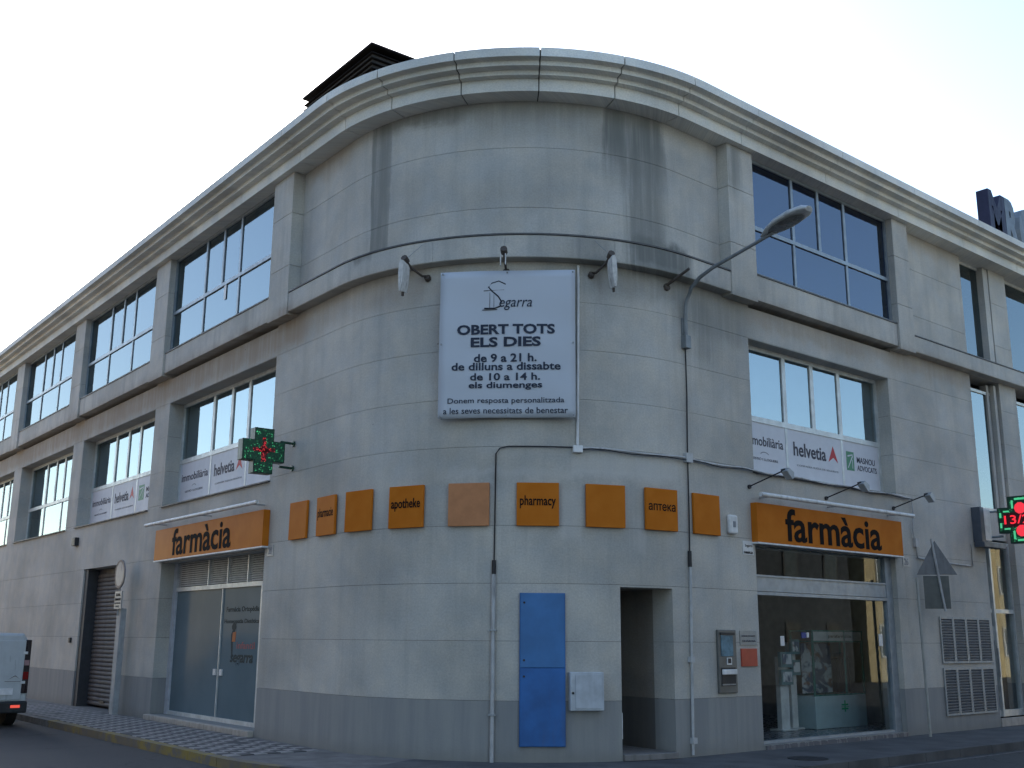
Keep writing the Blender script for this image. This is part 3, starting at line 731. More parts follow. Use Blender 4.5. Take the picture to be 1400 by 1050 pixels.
# metal door unit on the right end
b = B()
b.box(0, .05, .0, .1, 0, 3.4); b.box(.30, .36, -.04, .1, 0, 3.4); b.box(1.20, 1.25, 0, .1, 0, 3.4); b.box(.05, 1.2, .01, .09, 1.98, 2.06); b.box(.05, 1.2, .01, .09, 0, .12); b.box(.05, 1.2, .01, .09, 3.34, 3.4)
b.box(.05, .30, .01, .09, 1.45, 1.72); 
df = link('entrance_door', b.mesh('entrance_door'), FRL, bld); df.matrix_parent_inverse = bld_inv; place(df, 11.94, -.12, .17)
addsub(df, 'glass_panel', box_mesh('glass_panel', .36, 1.2, .045, .053, .12, 1.98), GSHOP)
addsub(df, 'glass_panel', box_mesh('glass_panel', .36, 1.2, .045, .053, 2.06, 3.34), GSHOP)
addsub(df, 'glass_panel', box_mesh('glass_panel', .05, .30, .045, .053, .12, 1.45), GSHOP)
addsub(df, 'glass_panel', box_mesh('glass_panel', .05, .30, .045, .053, 2.06, 3.34), GSHOP)
b = B(); b.tube([(.28, -.05, .75), (.28, -.05, 1.3)], .012); b.build('handle', GREYP, df)
b = B(True); b.box(11.94, 13.19, -.3, .02, 0.0, .16); wpart(b.build('doorstep', STONE2, bld, .01))
b = B(True); b.box(11.9, 13.2, -1.6, -1.55, .1, 3.6); b.box(13.9, 15.6, -1.6, -1.55, .1, 3.6); b.box(13.96, 15.6, -.34, -.3, .17, 3.6); wpart(b.build('hall_wall', ROOM, bld))
# vent louvres, two rows of four
b = B(); b.prismx([(0, 0), (-.022, .018), (-.024, .024), (0, .010)], 0, .40); vs_ = b.mesh('slat'); vs_.materials.append(simple('vent_slat', (.50, .52, .53), .5, .2))
VF = simple('vent_frame', (.36, .38, .38), .6, .2); VB = simple('vent_backing', (.07, .08, .095), .8)
for r_ in range(2):
    for c_ in range(4):
        b = B(); b.box(0, .47, 0, .02, 0, .035); b.box(0, .47, 0, .02, .80, .84); b.box(0, .035, 0, .02, .035, .80); b.box(.435, .47, 0, .02, .035, .80); b.box(.035, .435, .014, .019, .035, .80, 1)
        o = link('vent_grille', b.mesh('vent_grille'), [VF, VB], bld); o.matrix_parent_inverse = bld_inv; place(o, 9.90+c_*.475, .028, .28+r_*.92)
        for k in range(15):
            s = link('slat', vs_, None, o); s.location = (.035, .014, .045+k*.050)

# ================================================================== OBJECTS ON THE FACADE
def orange_mat():
    m, nt, b = nm('orange_acrylic'); tc = N(nt, 'ShaderNodeTexCoord').outputs['Object']
    c = mixc(nt, ramp(nt, noise(nt, tc, 2.5, 3), .3, .7), rgb((.50, .15, .018)), rgb((.56, .18, .025)))
    nt.links.new(c, b.inputs['Base Color']); b.inputs['Roughness'].default_value = .3
    b.inputs['Specular IOR Level'].default_value = .015; return m
ORA = orange_mat(); OFADE = simple('sunbleached_orange', (.50, .23, .11), .6, var=.08, spec=.04); ORB = simple('orange_edge', (.25, .09, .02), .5)
tiles = [(-4.15, None, 'leftmost'), (-3.22, 'pharmacie', ''), (-2.33, None, ''), (-1.41, 'apotheke', ''), (-.45, None, ''), (.51, 'pharmacy', ''), (1.47, None, ''), (2.38, 'аптека', ''), (3.33, None, '')]
tl = ['blank orange square plaque, first of the row beside the left pharmacy sign', 'orange square plaque reading pharmacie, near the left end of the row',
      'blank orange square plaque between the pharmacie and apotheke plaques', 'orange square plaque reading apotheke',
      'blank faded orange square plaque just left of the thin vertical cable', 'orange square plaque reading pharmacy, below the white banner',
      'blank orange square plaque between the pharmacy plaque and the Cyrillic one', 'orange square plaque with Cyrillic lettering', 'blank orange square plaque right of the long black cable, beside the alarm box']
for (u, wd, _), lb in zip(tiles, tl):
    t = at_wall('wall_plaque', u, .0, 3.11); tag(t, lb, 'plaque', 'row of orange square plaques on the curved wall')
    b = B(); b.box(-.295, .295, -.055, -.012, 0, .60); pm = b.build('panel', OFADE if u == -.45 else ORA, t, .006)
    tilt = random.uniform(-.02, .02); t.rotation_euler.z += tilt; pm.rotation_euler.x = random.uniform(-.012, .012)
    b = B(); b.box(-.2, .2, -.014, .06, .1, .5); b.build('backing_frame', ORB, t)
    if wd: text_obj('lettering', [(wd, -.25, .25, .24 if wd in ('pharmacy', 'apotheke', 'pharmacie') else .28, .42 if wd != 'аптека' else .38, -.0565, .012)], [LET], t)
# pharmacy fascia signs
def fascia(u0_, W_, lb, x0, x1):
    t = at_wall('shop_sign', u0_, .0, 3.07); tag(t, lb, 'shop sign', 'orange pharmacy fascia signs')
    b = B(); b.box(0, W_, -.12, 0, 0, .61); b.build('sign_box', ORA, t, .004)
    b = B(); b.box(-.01, W_+.01, -.126, .0, -.025, -.001); b.build('bottom_trim', WHT, t)
    text_obj('lettering', [('farmàcia', x0, x1, .05, .575, -.1215, .02)], [LET], t)
    lt = at_wall('sign_light', u0_, .0, 3.78)
    tag(lt, ('white tubular light bar above the left pharmacy sign' if u0_ < 0 else 'white tubular light bar above the right pharmacy sign'), 'light bar', 'light bars over the pharmacy signs')
    b = B(); b.tube([(-.12, -.30, .0), (W_+.12, -.30, .0)], .035, 10); b.build('tube', WHT, lt)
    for x in (.25, W_/2, W_-.25):
        b = B(); b.box(x-.015, x+.015, -.28, .0, -.01, .01); b.build('bracket', GREYP, lt)
    return t
fascia(-10.30, 5.03, 'orange pharmacy sign over the frosted glass shopfront on the left street', .95, 3.75)
fascia(4.44, 4.20, 'orange pharmacy sign over the see-through shopfront beside the cash hatch wall', .72, 3.5)
# underside soffit strips hiding the opening tops
for a, b_ in ((-10.16, -5.41), (4.53, 8.55)):
    b = B(True); b.box(a, b_, -.30 if a < 0 else -.40, -.03 if a < 0 else -.23, 3.02, 3.29); wpart(b.build('shutter_housing', simple('housing_grey', (.26, .27, .27), .6), bld))
# banner
t = at_wall('wall_banner', .07, .0, 4.62); tag(t, 'large white opening hours banner with black text on the curved wall', 'banner')
LB = simple('banner_vinyl', (.50, .54, .59), .5, var=.02, scale=1)
b = B(); nx, nz = 16, 20; Wb, Hb = 1.96, 2.18
vs2 = []; 
for j in range(nz+1):
    for i in range(nx+1):
        x = -Wb/2+Wb*i/nx; z = Hb*j/nz; y = -.10+.035*(x/ (Wb/2))**2+.008*math.sin(5*x+3*z)+.005*math.sin(9*z+x*2)
        vs2.append((x, y, z))
b.add(vs2, [(j*(nx+1)+i, j*(nx+1)+i+1, (j+1)*(nx+1)+i+1, (j+1)*(nx+1)+i) for j in range(nz) for i in range(nx)], 0, True)
o = b.build('banner_sheet', LB, t); sm_ = o.modifiers.new('solid', 'SOLIDIFY'); sm_.thickness = .006; sm_.offset = 1
yb = -.112
def wtxt(parts):
    bb = B()
    for q in parts:
        vs, fs = text_mesh(q[0], q[1], q[2], q[3], q[4], 0, .002, q[5], q[6] if len(q) > 6 else 0)
        vs = [(x, y-.113+.035*(x/(Wb/2))**2+.008*math.sin(5*x+3*z)+.005*math.sin(9*z+x*2), z) for x, y, z in vs]; bb.add(vs, fs)
    return bb
bb = wtxt([('OBERT TOTS', -.72, .69, 1.22, 1.37, .035), ('ELS DIES', -.52, .49, 1.035, 1.18, .035), ('de 9 a 21 h.', -.47, .43, .81, .935, .025), ('de dilluns a dissabte', -.79, .77, .69, .805, .022),
           ('de 10 a 14 h.', -.52, .48, .54, .65, .022), ('els diumenges', -.54, .51, .40, .52, .022), ('Donem resposta personalitzada', -.84, .82, .19, .29, .006), ('a les seves necessitats de benestar', -.90, .87, .06, .15, .006),
           ('egarra', -.11, .36, 1.58, 1.73, .0, .25)])
bb.build('lettering', flat('banner_print', (.035, .045, .07), .6), t)
b = B(); cp = [(-.02, 1.97), (-.12, 2.02), (-.22, 1.99), (-.27, 1.93), (-.22, 1.87), (-.13, 1.79), (-.08, 1.71), (-.10, 1.64), (-.18, 1.61), (-.33, 1.61)]
b.tube([(x, -.112, z) for x, z in cp], .011, 5); b.tube([(x, -.112, z) for x, z in [(-.34, 1.875), (-.2, 1.88), (-.04, 1.885)]], .006, 4); b.tube([(-.25, -.112, 1.62), (-.25, -.112, 1.85)], .003, 4); b.tube([(-.19, -.112, 1.62), (-.19, -.112, 1.84)], .003, 4); b.tube([(-.36, -.112, 1.585), (-.14, -.112, 1.59)], .005, 4)
b.build('signature_logo', flat('logo_ink', (.03, .035, .05), .6), t)
for x in (-.95, 0, .95):
    for z in (.03, 2.15, 1.09):
        if x == 0 and z == 1.09: continue
        b = B(); y = -.11+.035*(x/.98)**2; b.tube([(x, y-.006, z), (x, .08, z)], .014, 8); b.build('bolt', GREYP, t)
# conduit right of the banner
def fb_tube(name, pts, r, mat, lb, cat, parts=None, group=None):
    ref = pts[0]
    e = empty(name, P(pts[-1][0], 0, min(q[2] for q in pts)), 0); tag(e, lb, cat, group)
    return e
def wtube(b, pts, r, n=6):
    """tube following facade points (u,o,z) with subdivision, world coordinates"""
    out = []
    for i in range(len(pts)-1):
        a, c = pts[i], pts[i+1]; k = max(1, int(abs(c[0]-a[0])/.15)+1)
        for j in range(k): out.append(P(*[a[m]+(c[m]-a[m])*j/k for m in range(3)]))
    out.append(P(*pts[-1])); b.tube(out, r, n)
def cable(name, pieces, lb, cat, base):
    e = empty(name, base); tag(e, lb, cat)
    for nm_, pts, r, mat in pieces:
        b = B(); wtube(b, pts, r); o = b.build(nm_, mat, e); o.matrix_parent_inverse = Matrix.Translation(tuple(-q for q in base))
    return e
e = cable('wall_conduit', [('white_conduit', [(1.10, .03, 6.93), (1.07, .03, 4.26)], .022, WHT)], 'straight white conduit running down the right side of the banner', 'conduit', P(1.07, 0, 4.2))
b = B(); b.box(-.07, .07, -.07, 0, -.05, .05); o = b.build('junction_box', WHT, e, .006); o.location = (0, 0, 0); o.rotation_euler = (0, 0, tang(1.07))
sag = [(1.07+ (9.19-1.07)*i/40, .035+.006*math.sin(i*1.7), 4.215-.05*i/40+.012*math.sin(i*.9)) for i in range(41)]
sag2 = [(q[0], .06, q[2]-.025+.012*math.sin(i*1.3)) for i, q in enumerate(sag)]
e = cable('wall_cable', [('white_cable', sag, .016, simple('old_white_cable', (.48, .48, .47), .6, dirt=.4)), ('black_cable', sag2, .009, BLK), ('drop_cable', [(9.19, .04, 4.15), (9.22, .04, 3.9), (9.16, .04, 3.6), (9.25, .03, 3.25), (9.27, .03, 3.08), (9.9, .03, 3.04), (11.30, .03, 3.02), (11.31, .03, 3.45)], .014, PIPE)],
          'pair of loose cables strung across the wall above the right pharmacy sign', 'cable', P(5, 0, 4.2))
b = B(); b.box(-.06, .06, -.06, 0, -.08, .08); o = b.build('junction_box', PIPE, e); q = P(9.26, 0, 3.35); o.location = (q[0]-e.location.x, q[1]-e.location.y, q[2]-e.location.z); o.rotation_euler = (0, 0, 0)
e = cable('drain_pipe', [('black_cable', [(1.02, .03, 4.225), (.1, .028, 4.225), (-.02, .028, 4.20), (-.075, .028, 4.12), (-.085, .028, 2.62)], .010, BLK), ('taper_joint', [(-.087, .03, 2.64), (-.087, .03, 2.42)], .03, BLK), ('steel_tube', [(-.087, .035, 2.45), (-.09, .035, -.02)], .030, PIPE)],
          'grey steel tube left of the blue cabinet with a black cable rising from it', 'pipe', P(-.09, 0, 0))
for z in (.6, 1.7): 
    b = B(); b.box(-.05, .05, -.07, 0, -.012, .012); o = b.build('clamp', GREYP, e); q = P(-.09, 0, z); o.location = (0, 0, z); o.rotation_euler = (0, 0, tang(-.09))
b = B(); b.prismx([(-.06, 0), (-.01, 0), (-.01, .2), (-.035, .2)], -.03, .03); 
e = cable('drain_pipe', [('black_cable', [(2.97, .03, 5.95), (2.975, .028, 5.2), (2.95, .028, 4.3), (2.945, .028, 3.4), (2.93, .028, 2.8)], .012, BLK), ('taper_joint', [(2.93, .03, 2.85), (2.93, .03, 2.62)], .03, BLK), ('steel_tube', [(2.93, .035, 2.66), (2.87, .035, .03)], .022, PIPE)],
          'thin steel tube right of the recessed doorway, under the wall lamp', 'pipe', P(2.87, 0, 0))
for z, w_ in ((4.22, .07), (1.32, .04), (.22, .04)):
    b = B(); b.box(-w_, w_, -.07, 0, -w_, w_); o = b.build('junction_box' if z > 4 else 'clamp', PIPE, e); q = P(2.95 if z > 4 else 2.89, 0, z); o.location = (q[0]-e.location.x, q[1]-e.location.y, z); o.rotation_euler = (0, 0, tang(2.9))

# street lamp on the wall ----------------------------------------------
t = at_wall('street_lamp', 2.97, 0, 5.9); tag(t, 'grey street lamp on a long curved arm fixed to the wall right of the banner', 'street lamp')
LG = simple('lamp_grey_paint', (.20, .22, .23), .5, .2, dirt=.3)
b = B(); b.box(-.06, .06, -.10, 0, 0, .20); b.box(-.05, .05, -.03, 0, .20, .48); b.build('bracket', LG, t, .006)
pts = []
import itertools
ctrl = [(.05, .10), (.045, .45), (.08, .72), (.18, .93), (.36, 1.06), (.62, 1.15), (1.2, 1.27), (1.72, 1.38)]
b = B(); b.tube([(0, -x, z) for x, z in ctrl], [.034, .034, .033, .032, .031, .029, .027, .025], 10); b.build('arm', LG, t)
b = B()
secs = [(1.55, 1.375, .06, .04), (1.66, 1.41, .13, .07), (1.84, 1.46, .19, .10), (2.08, 1.51, .20, .11), (2.25, 1.54, .16, .09), (2.34, 1.55, .08, .05)]
rings = []
for (o_, z_, hw, hh) in secs:
    ring_ = []
    for k in range(12):
        a = 2*PI*k/12; zz = math.sin(a); ring_.append((hw*math.cos(a), -o_-.02*zz, z_+(hh*zz if zz > 0 else hh*.35*zz)))
    rings.append(ring_)
vs3 = [v for r_ in rings for v in r_]; fs3 = []
for i in range(len(rings)-1):
    for k in range(12): fs3.append((i*12+k, i*12+(k+1) % 12, (i+1)*12+(k+1) % 12, (i+1)*12+k))
b.add(vs3, fs3, 0, True); b.add(rings[0], [tuple(range(12))]); b.add(rings[-1], [tuple(range(12))])
b.build('lamp_head', simple('lamp_head_white', (.50, .53, .54), .4, dirt=.3), t)
b = B(); n = 14; lens = []
for k in range(n):
    a = 2*PI*k/n; lens.append((.155*math.cos(a), -(1.95+.30*math.sin(a)), 1.445+.055*math.sin(a)))
b.add(lens+[(x*.6, y*.6-1.95*.4, z*.6+1.40*.4) for x, y, z in lens], [(i, (i+1) % n, (i+1) % n+n, i+n) for i in range(n)]+[tuple(range(n, 2*n))], 0, True); b.build('lens', simple('lamp_lens', (.14, .15, .15), .25), t)
# floodlights over the banner
def flood(u, lb, sgn, head=True):
    t = at_wall('floodlight', u, 0, 6.55); tag(t, lb, 'floodlight', 'old floodlights under the ledge above the banner')
    b = B(); b.tube([(0, 0, .30), (sgn*.05, -.10, .27), (sgn*.12, -.30, .34), (sgn*.16, -.42, .44)], .018, 6); b.tube([(0, .0, .24), (0, -.05, .27)], .05, 8); b.build('arm', RUST, t)
    b = B(); b.tube([(sgn*.16, -.42, .44), (0, -.21, .72)], .004, 4); b.build('stay_wire', GREYP, t)
    b = B(); b.tube([(sgn*.16, -.47, .46), (sgn*.16, -.38, .42)], .05, 8); b.build('knuckle', RUST, t)
    if head:
        b = B(); c = [(0.015, .0), (.036, .05), (.040, .2), (.028, .36), (.012, .46)]
        poly = [(x, -z) for x, z in c]+[(-x, -z) for x, z in reversed(c)]
        b.prism(poly, -.10, .10); o = b.build('lamp_body', simple('chipped_white', (.62, .62, .6), .6, dirt=.6, scale=14), t, .006); o.location = (sgn*.17, -.43, .42); o.rotation_euler = (.12, sgn*(-.10), 0)
        b = B(); b.box(-.012, .012, -.02, .02, -.52, -.44); o2 = b.build('cable_tail', RUST, t); o2.location = o.location; o2.rotation_euler = o.rotation_euler
    else:
        b = B(); b.box(-.05, -.035, -.48, -.44, .20, .38); b.box(.02, .035, -.48, -.44, .22, .38); b.build('bare_bracket', simple('bracket_white', (.55, .55, .53), .6), t)
    return t
flood(-1.16, 'rusty wall floodlight with chipped white body hanging left of the banner', -1)
flood(1.30, 'rusty wall floodlight with chipped white body hanging right of the banner', 1)
flood(.05, 'bare floodlight bracket centred above the banner', .01, False)
t = at_wall('flag_bracket', 2.62, 0, 6.84); tag(t, 'short rusty tube bracket under the ledge left of the wall lamp', 'bracket')
b = B(); b.tube([(0, 0, 0), (.05, -.45, .16)], .022, 8); b.build('tube', RUST, t); b = B(); b.tube([(0, 0.01, -.03), (0, -.03, -.02)], .06, 8); b.build('base_plate', RUST, t)
# spotlights above right sign
for i, (u, lb) in enumerate(((4.42, 'small sign spotlight at the left end of the right pharmacy sign'), (6.50, 'small sign spotlight above the middle of the right pharmacy sign'), (8.60, 'small sign spotlight past the right end of the pharmacy sign by the hanging cable'))):
    t = at_wall('spotlight', u, 0, 3.93); tag(t, lb, 'spotlight', 'arm spotlights above the right pharmacy sign')
    b = B(); b.tube([(0, 0, 0), (0, -.62, .17)], .011, 6); b.tube([(0, .01, 0), (0, -.03, 0)], .035, 8); b.build('arm', BLK, t)
    b = B(); b.tube([(0, -.62, .18), (0.03, -.68, .19)], .03, 8); b.build('knuckle', BLK, t)
    b = B(); b.prism([(-.02, .17), (.12, .05), (.17, .08), (.17, .17), (.05, .23)], -.74, -.62); b.build('lamp_head', simple('spot_grey', (.35, .38, .4), .4), t, .01)
# LED crosses ----------------------------------------------------------
def leds(nm_='led_green', base=(.005, .05, .025, 1), em=(.06, .55, .22, 1), st=.30, sc=34, lo=.45):
    m, nt, b = nm(nm_); tc = N(nt, 'ShaderNodeTexCoord').outputs['Object']
    v = N(nt, 'ShaderNodeTexVoronoi'); v.inputs['Scale'].default_value = sc; nt.links.new(tc, v.inputs['Vector'])
    f = mth(nt, 'LESS_THAN', v.outputs['Distance'], .28); n2 = ramp(nt, noise(nt, tc, 14, 2), lo, lo+.17)
    b.inputs['Base Color'].default_value = base; b.inputs['Roughness'].default_value = .4
    b.inputs['Emission Color'].default_value = em; nt.links.new(mth(nt, 'MULTIPLY', mth(nt, 'MULTIPLY', f, n2), st), b.inputs['Emission Strength']); return m
LEDG = leds(st=.38, base=(.006, .075, .035, 1)); CASE = simple('cross_case_green', (.01, .05, .03), .4); LEDR = emis('led_red', (1, .04, .07), .26); LEDD = leds('led_dim_red', (.12, .006, .012, 1), (1, .05, .06, 1), .35, 40, .30); LEDB = emis('led_bright_green', (.1, .75, .35), .2)
def crosspoly(c, s, k):
    """c centre(y,z), s half size, k half arm width"""
    y, z = c; q = [(-k, -s), (k, -s), (k, -k), (s, -k), (s, k), (k, k), (k, s), (-k, s), (-k, k), (-s, k), (-s, -k), (-k, -k)]
    return [(y+a, z+b_) for a, b_ in q]
def cross(u, lb, off0, s, k, left):
    t = at_wall('pharmacy_cross', u, 0, 4.52 if left else 3.92); tag(t, lb, 'pharmacy cross', 'green illuminated pharmacy crosses')
    yc = -(off0+s); b = B(); b.prismx(crosspoly((yc, 0), s, k), -.09, .09); b.build('case', CASE, t, .006)
    fx = -.094   # face towards the camera (-x side for right, +... both sides built)
    for sg in (-1, 1):
        b = B(); b.prismx(crosspoly((yc, 0), s*.94, k*.9), sg*.0905, sg*.094); b.build('led_face', LEDG, t)
    for sg in (-1, 1):
        b = B()
        if left:
            for (y, z, a, c) in ((0, 0, .055, .07), (0, .10, .03, .06), (0, -.12, .04, .06), (.12, .02, .07, .03), (-.12, .01, .07, .03), (0, .19, .03, .025), (0, .0, .10, .03)):
                b.box(min(sg*.095, sg*.0965), max(sg*.095, sg*.0965), yc+y-a, yc+y+a, z-c, z+c)
            b.build('red_leds', LEDD, t)
        else:
            n = 10
            for zz in (.22, -.22):
                b.add([(sg*.097, yc+.115*math.cos(2*PI*i/n), zz+.115*math.sin(2*PI*i/n)) for i in range(n)], [tuple(range(n))])
            b.build('red_leds', LEDR, t)
            b = B(); b.box(min(sg*.0945, sg*.0955), max(sg*.0945, sg*.0955), yc-.34, yc+.34, -.14, .14); b.build('text_field', simple('led_maroon', (.10, .005, .01), .5), t)
            vs, fs = text_mesh('13/20', -.33, .33, -.08, .09, 0, .002, .01)
            b = B(); b.add([(sg*.097, yc-sg*(-1)*(-x)*1.0 if sg > 0 else yc-x, z) for x, y, z in vs] if sg < 0 else [(sg*.097, yc+x, z) for x, y, z in vs], fs); b.build('lettering', LEDR, t)
            b = B(); 
            for (y, z, a, c) in ((-.40, .10, .02, .05), (-.40, -.10, .02, .05), (.40, .10, .02, .05), (.40, -.10, .02, .05), (-.15, .30, .02, .08), (.15, .30, .02, .08), (-.15, -.30, .02, .08), (.15, -.30, .02, .08), (-.28, .17, .06, .015), (.28, .17, .06, .015), (-.28, -.17, .06, .015), (.28, -.17, .06, .015), (0, .40, .1, .02), (0, -.40, .1, .02)):
                b.box(min(sg*.095, sg*.0963), max(sg*.095, sg*.0963), yc+y-a, yc+y+a, z-c, z+c)
            b.build('green_leds', LEDB, t)
    for z in (.19, -.22) if left else (.2, -.3):
        b = B(); b.tube([(0, -off0-.05, z), (0, .01, z-.005)], .022, 6); b.tube([(0, -.03, z-.005), (0, 0.01, z-.005)], .05, 8); b.build('bracket', CASE if left else FRD, t)
    return t
cross(-4.52, 'green LED pharmacy cross with a red centre, over the left street pharmacy sign', .20, .37, .17, True)
cross(12.0, 'bright green and red LED pharmacy cross showing a date, at the right edge', .32, .46, .25, False)
# AC / control box by the right cross
t = at_wall('wall_box', 11.62, 0, 3.5); tag(t, 'grey and white wall box with dark metal frame beside the right pharmacy cross', 'wall box')
b = B(); b.box(-.14, .02, -.18, 0, .0, .68); b.box(-.14, .75, -.22, -.02, -.10, 0.0); b.build('metal_frame', simple('slate_metal', (.08, .095, .12), .5, .2), t, .006)
b = B(); b.box(.03, .30, -.17, 0, .03, .66); b.build('cover', WHT, t, .01)
# blue cabinet, two doors
t = at_wall('utility_cabinet', .575, 0, .20); tag(t, 'tall flat blue metal cabinet with an upper and a lower door', 'cabinet')
BLU = simple('blue_paint', (.018, .12, .36), .5, var=.2, scale=2.5, dirt=.3); BLU2 = simple('faded_blue_paint', (.04, .16, .38), .5, var=.15, scale=2, dirt=.1)
b = B(); b.box(-.31, .31, -.035, 0, 0, 2.0); b.build('frame', BLU, t)
b = B(); b.box(-.30, .30, -.048, -.036, 1.016, 1.995); d1 = b.build('door', BLU2, t, .004)
b = B(); b.box(-.30, .30, -.048, -.036, .008, 1.004); d2 = b.build('door', BLU, t, .004)
for d_, zz in ((d1, (1.11, 1.87)), (d2, (.90,))):
    for z in zz: b = B(); b.tube([(-.25, -.056, z), (-.25, -.047, z)], .016, 8); b.build('lock', BLK, d_)
t = at_wall('meter_box', 1.16, 0, .66); tag(t, 'small square white meter box beside the blue cabinet', 'meter box')
MW = simple('meter_box_white', (.46, .50, .54), .5, dirt=.15)
b = B(); b.box(-.235, .235, -.11, 0, 0, .50); b.build('box', MW, t, .012)
b = B(); b.box(-.165, .205, -.122, -.111, .03, .47); b.build('door', MW, t, .004)
b = B(); b.tube([(-.20, -.125, .23), (-.20, -.11, .23)], .016, 8); b.build('lock', BLK, t)
# service hatch / dispensing machine
t = at_wall('service_hatch', 3.70, 0, .84); tag(t, 'metal night service hatch with a glass screen and drawer, set in the wall', 'service hatch')
HM = simple('hatch_steel', (.15, .155, .15), .45, .4); SCR = simple('hatch_screen', (.10, .20, .26), .15, var=.3, scale=9)
b = B(); b.box(-.21, .21, -.04, 0, 0, .90); b.build('frame', HM, t, .008)
b = B(); b.box(-.15, .12, -.05, -.041, .52, .82); b.build('screen', SCR, t)
b = B(); b.box(-.17, .16, -.056, -.0415, .825, .86); b.build('hood', BLK, t)
b = B(); b.box(-.03, .08, -.05, -.041, .40, .50); b.box(-.01, .06, -.054, -.05, .42, .49, 1); b.build('card_reader', [WHT, BLK], t)
b = B(); b.box(-.16, .16, -.048, -.041, .10, .36); b.build('slot', BLK, t)
b = B(); b.box(-.16, .17, -.075, -.049, .26, .335); b.build('drawer_flap', WHT, t, .01)
b = B(); b.box(-.16, .14, -.06, -.049, .11, .13); b.build('tray_lip', GREYP, t)
t = at_wall('notice_plate', 4.24, 0, 1.52); tag(t, 'pale engraved notice plate above the red square panel', 'notice'); b = B(); b.box(-.20, .20, -.012, 0, 0, .21); b.build('plate', simple('brushed_plate', (.32, .33, .32), .5, .3), t)
text_obj('lettering', [('HORARI D\'ATENCIÓ', -.16, .16, .12, .15, -.0125), ('GUÀRDIA', -.15, .17, .045, .08, -.0125, .015)], [GTX], t)
t = at_wall('red_panel', 4.24, 0, 1.21); tag(t, 'small plain red-orange square panel on the wall by the shop door', 'wall panel'); b = B(); b.box(-.19, .19, -.02, 0, 0, .26); b.build('panel', simple('red_acrylic', (.42, .06, .03), .4), t, .004)
t = at_wall('alarm_box', 3.93, 0, 3.16); tag(t, 'small white rounded alarm box right of the orange plaques', 'alarm box'); b = B(); b.box(-.10, .10, -.075, 0, 0, .29); b.build('cover', WHT, t, .03); b = B(); b.box(-.03, .03, -.08, -.076, .10, .19); b.build('badge', MGR, t)
t = at_wall('paper_notice', 4.33, 0, 2.87); tag(t, 'small white paper notice with black print under the sign edge', 'notice'); b = B(); b.box(-.13, .13, -.01, 0, 0, .21); b.build('sheet', WHT, t)
text_obj('lettering', [('FARMÀCIA', -.11, .11, .015, .06, -.0105, .03), ('Segarra', -.08, .10, .11, .16, -.0105)], [LET], t)
for u, lb in ((-5.17, 'pale street number plate beside the left pharmacy sign'), (8.90, 'pale street number plate beside the right pharmacy sign')):
    t = at_wall('number_plate', u, 0, 2.9); tag(t, lb, 'number plate'); b = B(); b.box(-.11, .11, -.012, 0, 0, .18); b.build('plate', simple('number_plate_tile', (.42, .43, .42), .4), t); text_obj('lettering', [('28' if u < 0 else '26', -.07, .07, .03, .15, -.0125, .02)], [MGR], t)
t = at_wall('wall_vent', -16.0, 0, 3.72); tag(t, 'tiny dark vent box on the wall above the roller shutter', 'vent'); b = B(); b.box(-.13, .13, -.10, 0, 0, .20); b.build('cover', BLK, t, .01)
t = at_wall('wall_socket', -15.75, 0, 1.42); tag(t, 'tiny dark key switch on the wall left of the roller shutter', 'switch'); b = B(); b.box(-.06, .06, -.05, 0, 0, .12); b.build('cover', BLK, t, .01)
# no-parking sign post near shutter
t = empty('sign_post', P(-11.75, .18, 0), tang(-11.75)); tag(t, 'pale grey post with a round sign and a small text plate beside the roller shutter', 'sign post')
b = B(); b.box(-.10, .10, -.06, .06, 0, 2.15); b.build('post', simple('post_grey', (.34, .36, .37), .6, dirt=.3), t, .008)
b = B(); n = 24; rd = [(.30*math.cos(2*PI*i/n), 2.86+.30*math.sin(2*PI*i/n)) for i in range(n)]; b.prism(rd, -.12, -.09); b.build('round_sign', simple('sign_face_grey', (.26, .25, .26), .5, dirt=.3), t)
b = B(); rd2 = [(.30*math.cos(2*PI*i/n), 2.86+.30*math.sin(2*PI*i/n)) for i in range(n)]; ri = [(.25*math.cos(2*PI*i/n), 2.86+.25*math.sin(2*PI*i/n)) for i in range(n)]
b.add([(x, -.124, z) for x, z in rd2]+[(x, -.124, z) for x, z in ri], [(i, (i+1) % n, (i+1) % n+n, i+n) for i in range(n)]); b.build('rim', simple('rim_brown', (.16, .12, .11), .6), t)
b = B(); b.box(-.21, .21, -.11, -.08, 2.14, 2.50); b.build('text_plate', simple('sign_plate', (.38, .38, .36), .5), t)
text_obj('lettering', [('GUAL', -.15, .15, 2.40, 2.46, -.1105, .03), ('PERMANENT', -.18, .18, 2.31, 2.36, -.1105, .02), ('LLICÈNCIA', -.18, .18, 2.24, 2.28, -.1105), ('0162', -.1, .1, 2.17, 2.21, -.1105)], [LET], t)
b = B(); b.tube([(0, -.09, 2.0), (0, -.09, 3.1)], .02, 6); b.build('mast', GREYP, t)
